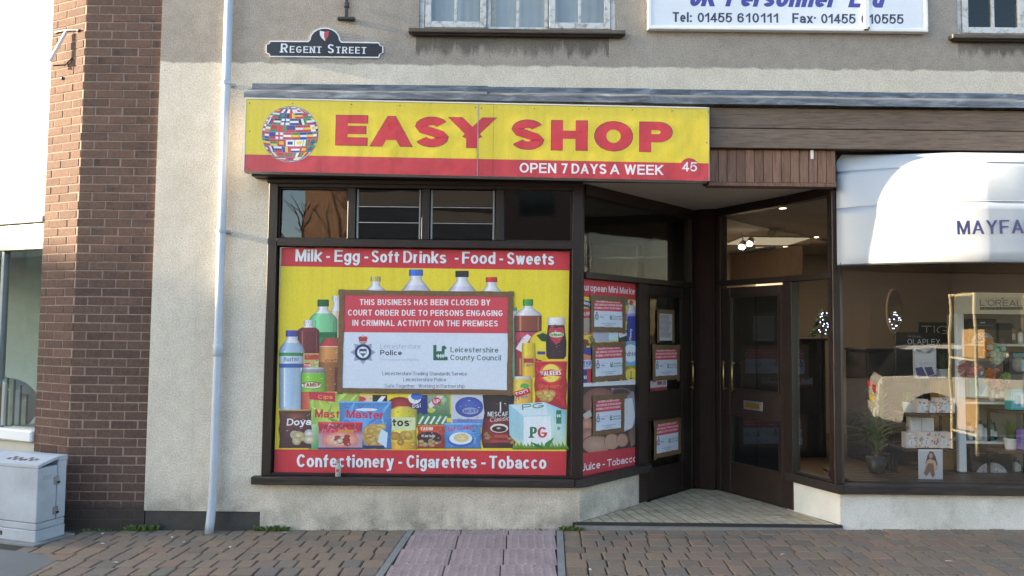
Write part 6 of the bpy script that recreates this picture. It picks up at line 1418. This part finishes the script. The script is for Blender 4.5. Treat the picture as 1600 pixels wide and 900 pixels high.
def fern(cx, base, Y, hgt, wid, lab, seed, n=150):
    a = at(cx, base, Y); q = random.Random(seed); t = thing('leafy_plant', (a.x, Y, .42), lab, 'plant', world_children=False)
    m = MB(); m.lathe([(.06, 0), (.07, .02), (.09, .14), (.08, .14)], (0, 0, 0), 14); m.build('pot', BLACK, t, smooth=True)
    m = MB(); hb = a.z - .42
    for i in range(n):
        an = q.uniform(0, 2 * pi); le = hgt * q.uniform(.5, 1.1); sp = q.uniform(.25, 1.2) * wid; wd = q.uniform(.004, .008); px_, py_ = -sin(an) * wd, cos(an) * wd; z0 = max(.13, hb * q.uniform(.3, .9))
        vs = []
        for k, f in enumerate((0, .3, .6, .85, 1)):
            x, y_, z = cos(an) * sp * f, sin(an) * sp * f * .35, z0 + le * (f - .75 * f * f * q.uniform(.8, 1.1)); s = (.5, 1, 1, .6, .05)[k]; vs += [(x - px_ * s, y_ - py_ * s, z), (x + px_ * s, y_ + py_ * s, z)]
        m.add(vs, [(2 * k, 2 * k + 1, 2 * k + 3, 2 * k + 2) for k in range(4)])
    m.build('fronds', LEAF, t, fix=False, kind='stuff')
    m = MB(); m.tube([(0, 0, .1), (.01, 0, max(.2, hb))], .012, 6); m.build('stem', simple('stem_brown', (.12, .08, .04), .8), t)
fern(1368, 640, .55, .32, .36, 'bushy green spider plant low at the left of the salon window', 4); fern(1376, 600, .8, .34, .2, 'upright green palm with red flower tips behind the spider plant', 5, 60)
# oval wall mirror with little lights, tall cabinet towers
c = at(1397, 486, 4.58); mi = thing('oval_mirror', (c.x, 4.58, c.z - .25), 'oval mirror with string lights on the salon wall nib', 'mirror')
m = MB(); rw, rh = .115, .33; m.prism([(c.x + rw * cos(i * pi / 14), c.z + rh * sin(i * pi / 14)) for i in range(28)], 4.56, 4.595, lambda a_, b_, t: (a_, t, b_)); m.build('frame', simple('mirror_frame', (.3, .24, .16), .4), mi)
m = MB(); m.prism([(c.x + (rw - .015) * cos(i * pi / 14), c.z + (rh - .02) * sin(i * pi / 14)) for i in range(28)], 4.554, 4.5595, lambda a_, b_, t: (a_, t, b_)); m.build('mirror_glass', simple('mirror_silver', (.75, .75, .75), .06, .02, metal=1.0), mi)
LED = emitter('led_blue_white', (.55, .62, 1.0), 1.6)
def led_cloud(cx, cz, rx, rz_, Y, n, seed, parent, inv=1):
    q = random.Random(seed); m = MB()
    for i in range(n):
        th = q.uniform(0, 2 * pi); r = sqrt(q.random()); x, z = cx + rx * r * cos(th), cz + rz_ * r * sin(th); s = .008; y_ = Y + q.uniform(-.02, .02)
        m.add([(x - s, y_, z), (x + s, y_, z), (x, y_ - s, z), (x, y_ + s, z), (x, y_, z - s), (x, y_, z + s)], [(0, 2, 5), (2, 1, 5), (1, 3, 5), (3, 0, 5), (2, 0, 4), (1, 2, 4), (3, 1, 4), (0, 3, 4)])
    m.build('string_lights', LED, parent, kind='stuff')
led_cloud(c.x - .01, c.z - .14, .085, .12, 4.535, 12, 3, mi)
c = at(1284, 503, 3.9); tr = thing('lit_christmas_tree', (c.x, 3.9, 1.64), 'small dark tabletop tree with blue white lights in the salon', 'tree')
m = MB(); q = random.Random(2)
for i in range(260):
    f = q.random(); an = q.uniform(0, 2 * pi); rr_ = .16 * (1 - f) + .02; z = 1.66 + f * .36; x0, y0 = c.x + rr_ * .3 * cos(an), 3.9 + rr_ * .3 * sin(an); x1, y1 = c.x + rr_ * cos(an), 3.9 + rr_ * sin(an); m.add([(x0, y0, z), (x1, y1, z - .03), (x1 + .012, y1, z - .01)], [(0, 1, 2)])
m.build('needles', simple('tree_dark_green', (.02, .04, .02), .8, .3), tr, fix=False, kind='stuff')
m = MB(); m.tube([(c.x, 3.9, 1.62), (c.x, 3.9, 2.0)], .012, 6); m.build('trunk', BROWN, tr); led_cloud(c.x, 1.82, .12, .15, 3.8, 26, 5, tr)
# ceiling lights
SPOT = emitter('spot_bulb', (1.0, .9, .75), 6.0); TRACK = simple('track_white', (.5, .48, .44), .5)
tk = thing('track_light', (3.0, 3.2, 2.9), 'ceiling track with four small spotlights, two of them lit, over the salon', 'light')
m = MB(); m.tube([(2.35, 1.9, 2.95), (4.3, 3.9, 2.95)], .014, 8); m.build('track', TRACK, tk)
def spot(px, py, Y, lit):
    c = at(px, py, Y); dirn = Vector((-.4, -.6, -.5)).normalized(); m = MB(); m.tube([c - dirn * .12, c - dirn * .1, c], [.02, .045, .05], 12); h = m.build('spot_head', TRACK, tk)
    m = MB(); m.tube([c - dirn * .1, Vector((c.x, c.y, 2.96))], .008, 6); m.build('spot_arm', TRACK, tk)
    if lit:
        m = MB(); m.tube([c + dirn * .001, c + dirn * .006], .036, 12); m.build('bulb', SPOT, tk)
        ld = bpy.data.lights.new('spot_lamp', 'SPOT'); ld.energy = 6; ld.spot_size = radians(80); ld.spot_blend = .8; ld.shadow_soft_size = .04; ld.color = (1, .86, .68)
        lo_ = bpy.data.objects.new('spot_lamp', ld); COL.objects.link(lo_); lo_.location = c + dirn * .03; lo_.rotation_euler = Vector((-.1, .3, 1)).to_track_quat('Z', 'Y').to_euler(); lo_.parent = tk; lo_.matrix_parent_inverse = PINV[tk.name]
spot(1159, 386, 3.2, True); spot(1171, 381, 3.3, True); spot(1205, 366, 2.9, False); spot(1221, 358, 2.8, False)
lpn = thing('ceiling_light_panel', (3.6, 3.6, 2.96), 'square frosted ceiling light panel in the salon', 'light'); MB().box(3.05, 4.0, 3.6, 4.5, 2.955, 2.9695, .002).build('frame', TRACK, lpn); MB().box(3.08, 3.97, 3.63, 4.47, 2.948, 2.9545).build('diffuser', emitter('panel_glow', (1.0, .82, .55), .09), lpn)
for k, (px, py, Y, lab) in enumerate(((1223, 325, 2.0, 'round recessed downlight nearest the salon door glass'), (1275, 370, 3.6, 'round recessed downlight to the right of the light panel'), (1227, 385, 4.6, 'round recessed downlight below the light panel'))):
    d = ray(px, py); tt = (2.968 - CAM_LOC.z) / d.z; c = CAM_LOC + d * tt
    t = thing('downlight', (c.x, c.y, 2.965), lab, 'light', 'recessed downlights'); m = MB(); m.lathe([(.055, 0), (.055, .004), (.04, .004)], (c.x, c.y, 2.964), 14); m.build('rim', TRACK, t); m = MB(); m.lathe([(.036, 0), (.036, .001)], (c.x, c.y, 2.9625), 14); m.build('lens', emitter('downlight_glow', (1, .85, .62), 1.2), t)
ld = bpy.data.lights.new('panel_lamp', 'AREA'); ld.energy = 15; ld.size = .85; ld.color = (1, .82, .58); lo_ = bpy.data.objects.new('panel_lamp', ld); COL.objects.link(lo_); lo_.location = (3.5, 4.05, 2.94); lo_.parent = lpn; lo_.matrix_parent_inverse = PINV[lpn.name]
bp = MB(T_EG).box(.1, 1.02, .1, .12, 2.2, 2.5, .003).build('wood_board', PANELW, sg); MB(T_EG).box(.12, .75, .06, .09, 2.49, 2.515, .003).build('door_closer_rail', STEEL, sg)

# ================================================================== SMALL THINGS ON THE GROUND
m = MB(); q = random.Random(21)
for (x0, x1, n, h) in ((-3.2, -2.95, 90, .06), (-3.6, -3.2, 60, .03), (-2.14, -1.85, 110, .055), (-1.8, -1.0, 30, .02), (-.7, .45, 60, .022), (.42, .62, 70, .05), (2.75, 3.1, 16, .015)):
    for i in range(n):
        x = q.uniform(x0, x1); y_ = q.uniform(-.05, -.004); z = gz(x) - .01; le = h * q.uniform(.5, 1.3); an = q.uniform(0, 2 * pi); dx, dy = cos(an) * le * .6, -abs(sin(an)) * le * .6; w = q.uniform(.004, .009); px_, py_ = -sin(an) * w, cos(an) * w
        m.add([(x - px_ * .4, y_ - py_ * .4, z), (x + px_ * .4, y_ + py_ * .4, z), (x + dx * .6 + px_, y_ + dy * .6 + py_, z + le * .8), (x + dx, y_ + dy, z + le * .75), (x + dx * .6 - px_, y_ + dy * .6 - py_, z + le * .8)], [(0, 1, 2, 3, 4)])
w = m.build('weeds', WEED, fix=False, kind='stuff'); w['label'] = 'small green weeds growing along the foot of the wall'; w['category'] = 'weeds'
LIT = simple('litter_white', (.6, .58, .54), .8, .15)
for k, (px, py) in enumerate(((161, 829), (269, 836), (287, 844), (360, 853), (181, 875), (400, 824), (160, 845), (922, 895), (1223, 875), (1484, 889), (446, 831), (1063, 832))):
    d = ray(px, py); tt = (.0 - CAM_LOC.z) / d.z; c = CAM_LOC + d * tt; z = gz(c.x) + .004; m = MB(); L = rr.uniform(.012, .03)
    m.add([(-L, -.006, 0), (L * .2, -.009, .006), (L, .0, .001), (L * .3, .009, .005), (-L * .8, .007, .002), (0, 0, -.002)], [(0, 1, 4), (1, 3, 4), (1, 2, 3), (0, 5, 1), (1, 5, 2), (2, 5, 3), (3, 5, 4), (4, 5, 0)])
    o = m.build('litter_scrap', LIT, label='tiny pale scrap of litter lying on the block paving', cat='litter', group='litter scraps on the paving'); o.location = (c.x, c.y, z); o.rotation_euler = (0, 0, rr.uniform(0, 6))

# ================================================================== ACROSS THE STREET (seen only in the glass, plus one unseen shade caster)
def brick_block(name, P, Q, depth, h, lab, wins, mat):
    T = frame_at(P, Q); L = (Vector(Q) - Vector(P)).length; t = thing(name, T @ Vector((L / 2, 0, 0)), lab, 'building')
    MB(T).box(0, L, 0, depth, -.1, h).build('wall', mat, t); MB(T).box(-.1, L + .1, -.12, depth, h + .001, h + .18).build('parapet', CONC, t)
    for (x, z, w, hh) in wins:
        wdw = MB(T).box(x - .06, x + w + .06, -.05, -.002, z - .06, z + hh + .06).build('window', DGREY, t); MB(T).box(x, x + w, -.056, -.0505, z, z + hh).build('pane', GLOSSY, wdw)
    return t
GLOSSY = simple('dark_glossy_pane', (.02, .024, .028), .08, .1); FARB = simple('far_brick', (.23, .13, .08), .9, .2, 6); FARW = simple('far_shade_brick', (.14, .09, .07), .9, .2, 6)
W_ = lambda L, rows: [(x, z, 1.1, 1.5) for z in rows for x in [1 + i * 2.4 for i in range(int((L - 1.5) / 2.4))]]
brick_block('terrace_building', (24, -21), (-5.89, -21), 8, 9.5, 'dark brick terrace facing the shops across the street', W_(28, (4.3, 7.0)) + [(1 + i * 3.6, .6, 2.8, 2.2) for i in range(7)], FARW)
brick_block('corner_tower_building', (-5.9, -21), (-8.6, -22.6), 7, 12.5, 'orange brick corner building across the street catching the sun', [], FARB)
brick_block('street_shade_caster', (-42, -16), (-42, 14), 9, 10.2, 'tall unseen brick building added at the left street end to shade the street', [(x, z, 1.1, 1.6) for z in (1.2, 4.6, 7.8) for x in range(1, 28, 3)], FARW)  # out of view, added to cast shade along the street
def bare_tree(x, y, h, lab, seed):
    q = random.Random(seed); t = thing('bare_tree', (x, y, 0), lab, 'tree'); m = MB(); tw = MB()
    def grow(p, d, L, r, lev):
        e = p + d * L; mid = p + d * L * .5 + Vector((q.uniform(-1, 1), q.uniform(-1, 1), q.uniform(-.5, .5))) * L * .06; (m if lev < 2 else tw).tube([p, mid, e], [r, r * .85, r * .7], 6 if lev < 2 else 4, cap=False)
        if lev >= 5: return
        for k in range(2 if lev else 4):
            nd = (d + Vector((q.uniform(-1, 1), q.uniform(-1, 1), q.uniform(-.2, .6))) * .75).normalized(); grow(e if k < 2 or lev else p + d * L * q.uniform(.6, .95), nd, L * q.uniform(.6, .82), r * .62, lev + 1)
    grow(Vector((x, y, -.1)), Vector((0, 0, 1)), h * .33, h * .022, 0); bk = simple('bark', (.09, .075, .06), .9, .3); m.build('trunk', bk, t, fix=False); tw.build('crown', bk, t, fix=False)
bare_tree(-12.4, -22.5, 9.5, 'tall bare winter tree left of the orange brick corner', 3); bare_tree(-14.5, -25, 10.5, 'bare winter tree farthest left across the street', 9); bare_tree(-8.0, -27, 9.5, 'bare winter tree behind the orange brick corner', 12)
# parked car with its back to the left
def car(loc, rz):
    T = Matrix.Translation(loc) @ Matrix.Rotation(rz, 4, 'Z'); t = thing('parked_car', loc, 'cream white hatchback parked in the sun, mirrored in the salon window', 'car')
    CP = simple('cream_car_paint', (.82, .82, .78), .25, .03, coat=.6); CG = simple('car_glass', (.02, .022, .025), .05, .1); TY = simple('tyre', (.02, .02, .02), .8)
    def arch(cx, r, n=10): return [(cx + r * cos(pi - i * pi / n), .3 + r * sin(pi - i * pi / n)) for i in range(n + 1)]
    prof = [(0.02, .35), (.0, .55), (.04, .82), (.1, .95)] + [(1.0, .98), (2.9, .96), (3.7, .88), (4.05, .75), (4.15, .5), (4.1, .22), (3.8, .22)] + arch(3.35, .42)[::-1] + [(2.9, .2), (1.26, .2)] + arch(.8, .42)[::-1] + [(.34, .25), (.1, .28)]
    def body(y0, y1, ins, name, par):
        m = MB(T); m.prism(prof, y0 + .05, y1 - .05, lambda a_, b_, w: (a_, w, b_)); ip = [(a_ * .985 + .03, b_ * .985 + .005) for a_, b_ in prof]; 
        m2 = MB(T); m2.prism(ip, y0, y1, lambda a_, b_, w: (a_, w, b_)); m.v += m2.v; m.f += [tuple(i + len(m.v) - len(m2.v) for i in f) for f in m2.f]; return m.build(name, CP, par)
    body(-.87, .87, 0, 'body', t)
    def frust(z0, z1, x0, x1, x2, x3, w0, w1, name, mat):
        m = MB(T); m.add([(x0, -w0, z0), (x1, -w0, z0), (x1, w0, z0), (x0, w0, z0), (x2, -w1, z1), (x3, -w1, z1), (x3, w1, z1), (x2, w1, z1)], [(0, 3, 2, 1), (4, 5, 6, 7), (0, 1, 5, 4), (1, 2, 6, 5), (2, 3, 7, 6), (3, 0, 4, 7)]); return m.build(name, mat, t)
    frust(.95, 1.4, .12, 3.05, .42, 2.35, .8, .62, 'windows', CG); frust(1.4, 1.46, .4, 2.37, .55, 2.2, .63, .56, 'roof', CP)
    for x in (.8, 3.35):
        for y_ in (-.82, .82):
            wh = link('wheel', None, t); wh.location = (0, 0, 0); m = MB(T); m.lathe([(.2, -.09), (.3, -.09), (.315, -.05), (.315, .05), (.3, .09), (.2, .09)], (x, y_, .315), 22, 'y'); m.build('tyre', TY, t); bpy.data.objects.remove(wh)
            m = MB(T); m.lathe([(.05, -.095), (.2, -.08), (.2, .08), (.05, .095)], (x, y_, .315), 16, 'y'); m.build('rim', STEEL, t)
    MB(T).box(.3, 3.9, -.66, .66, .24, .8).build('underbody', BLACK, t)
    RL_ = simple('tail_lamp_red', (.4, .03, .02), .2)
    for y_ in (-.72, .56): MB(T).box(-.01, .06, y_, y_ + .1, .68, .8, .01).build('tail_lamp', RL_, t)
    MB(T).box(-.02, .03, -.26, .26, .5, .61, .004).build('number_plate', simple('plate_yellow', (.6, .45, .05), .4), t); MB(T).box(-.03, .12, -.8, .8, .3, .45, .02).build('bumper', CP, t)
    for x in (1.35, 2.45): MB(T).box(x, x + .12, .842, .872, .78, .81, .005).build('door_handle', CP, t)
fy0, fy1, fx0, fx1, fh = -4.3, -3.7, 6.25, 7.3, 2.27
gf = thing('tube_frame', (6.8, -4, gz(6.8)), 'pale yellow tubular goods frame standing in the sun, mirrored in the salon window', 'frame')
FY = simple('pale_yellow_tube', (.62, .55, .34), .4, .1)
for x in (fx0, fx1):
    for y_ in (fy0, fy1): m = MB(); m.tube([(x, y_, gz(x) - .02), (x, y_, fh)], .022, 8); m.build('upright', FY, gf)
for z in (fh - .02, 1.35, .35):
    for y_ in (fy0, fy1): m = MB(); m.tube([(fx0, y_, z), (fx1, y_, z)], .018, 8); m.build('rail', FY, gf)
    for x in (fx0, fx1): m = MB(); m.tube([(x, fy0, z), (x, fy1, z)], .018, 8); m.build('rail', FY, gf)
KR = simple('kraft_carton', (.45, .3, .14), .85, .2)
for k, (x, z, w_, h_, lab) in enumerate(((6.3, .38, .5, .42, 'lower left kraft carton on the tube frame'), (6.85, .38, .4, .34, 'lower right kraft carton on the tube frame'), (6.4, 1.37, .6, .38, 'upper kraft carton on the tube frame'))):
    t = thing('kraft_carton', (x + w_ / 2, -4, z), lab, 'carton', 'cartons on the tube frame'); MB().box(x, x + w_, -4.25, -3.75, z, z + h_, .006).build('box', KR, t); MB().box(x + .02, x + w_ - .02, -4.02, -3.96, z + h_ + .0005, z + h_ + .002).build('tape', TAPE, t)
car(Vector((6.05, -6.3, gz(6) - .02)), radians(22))
bpy.context.view_layer.update()
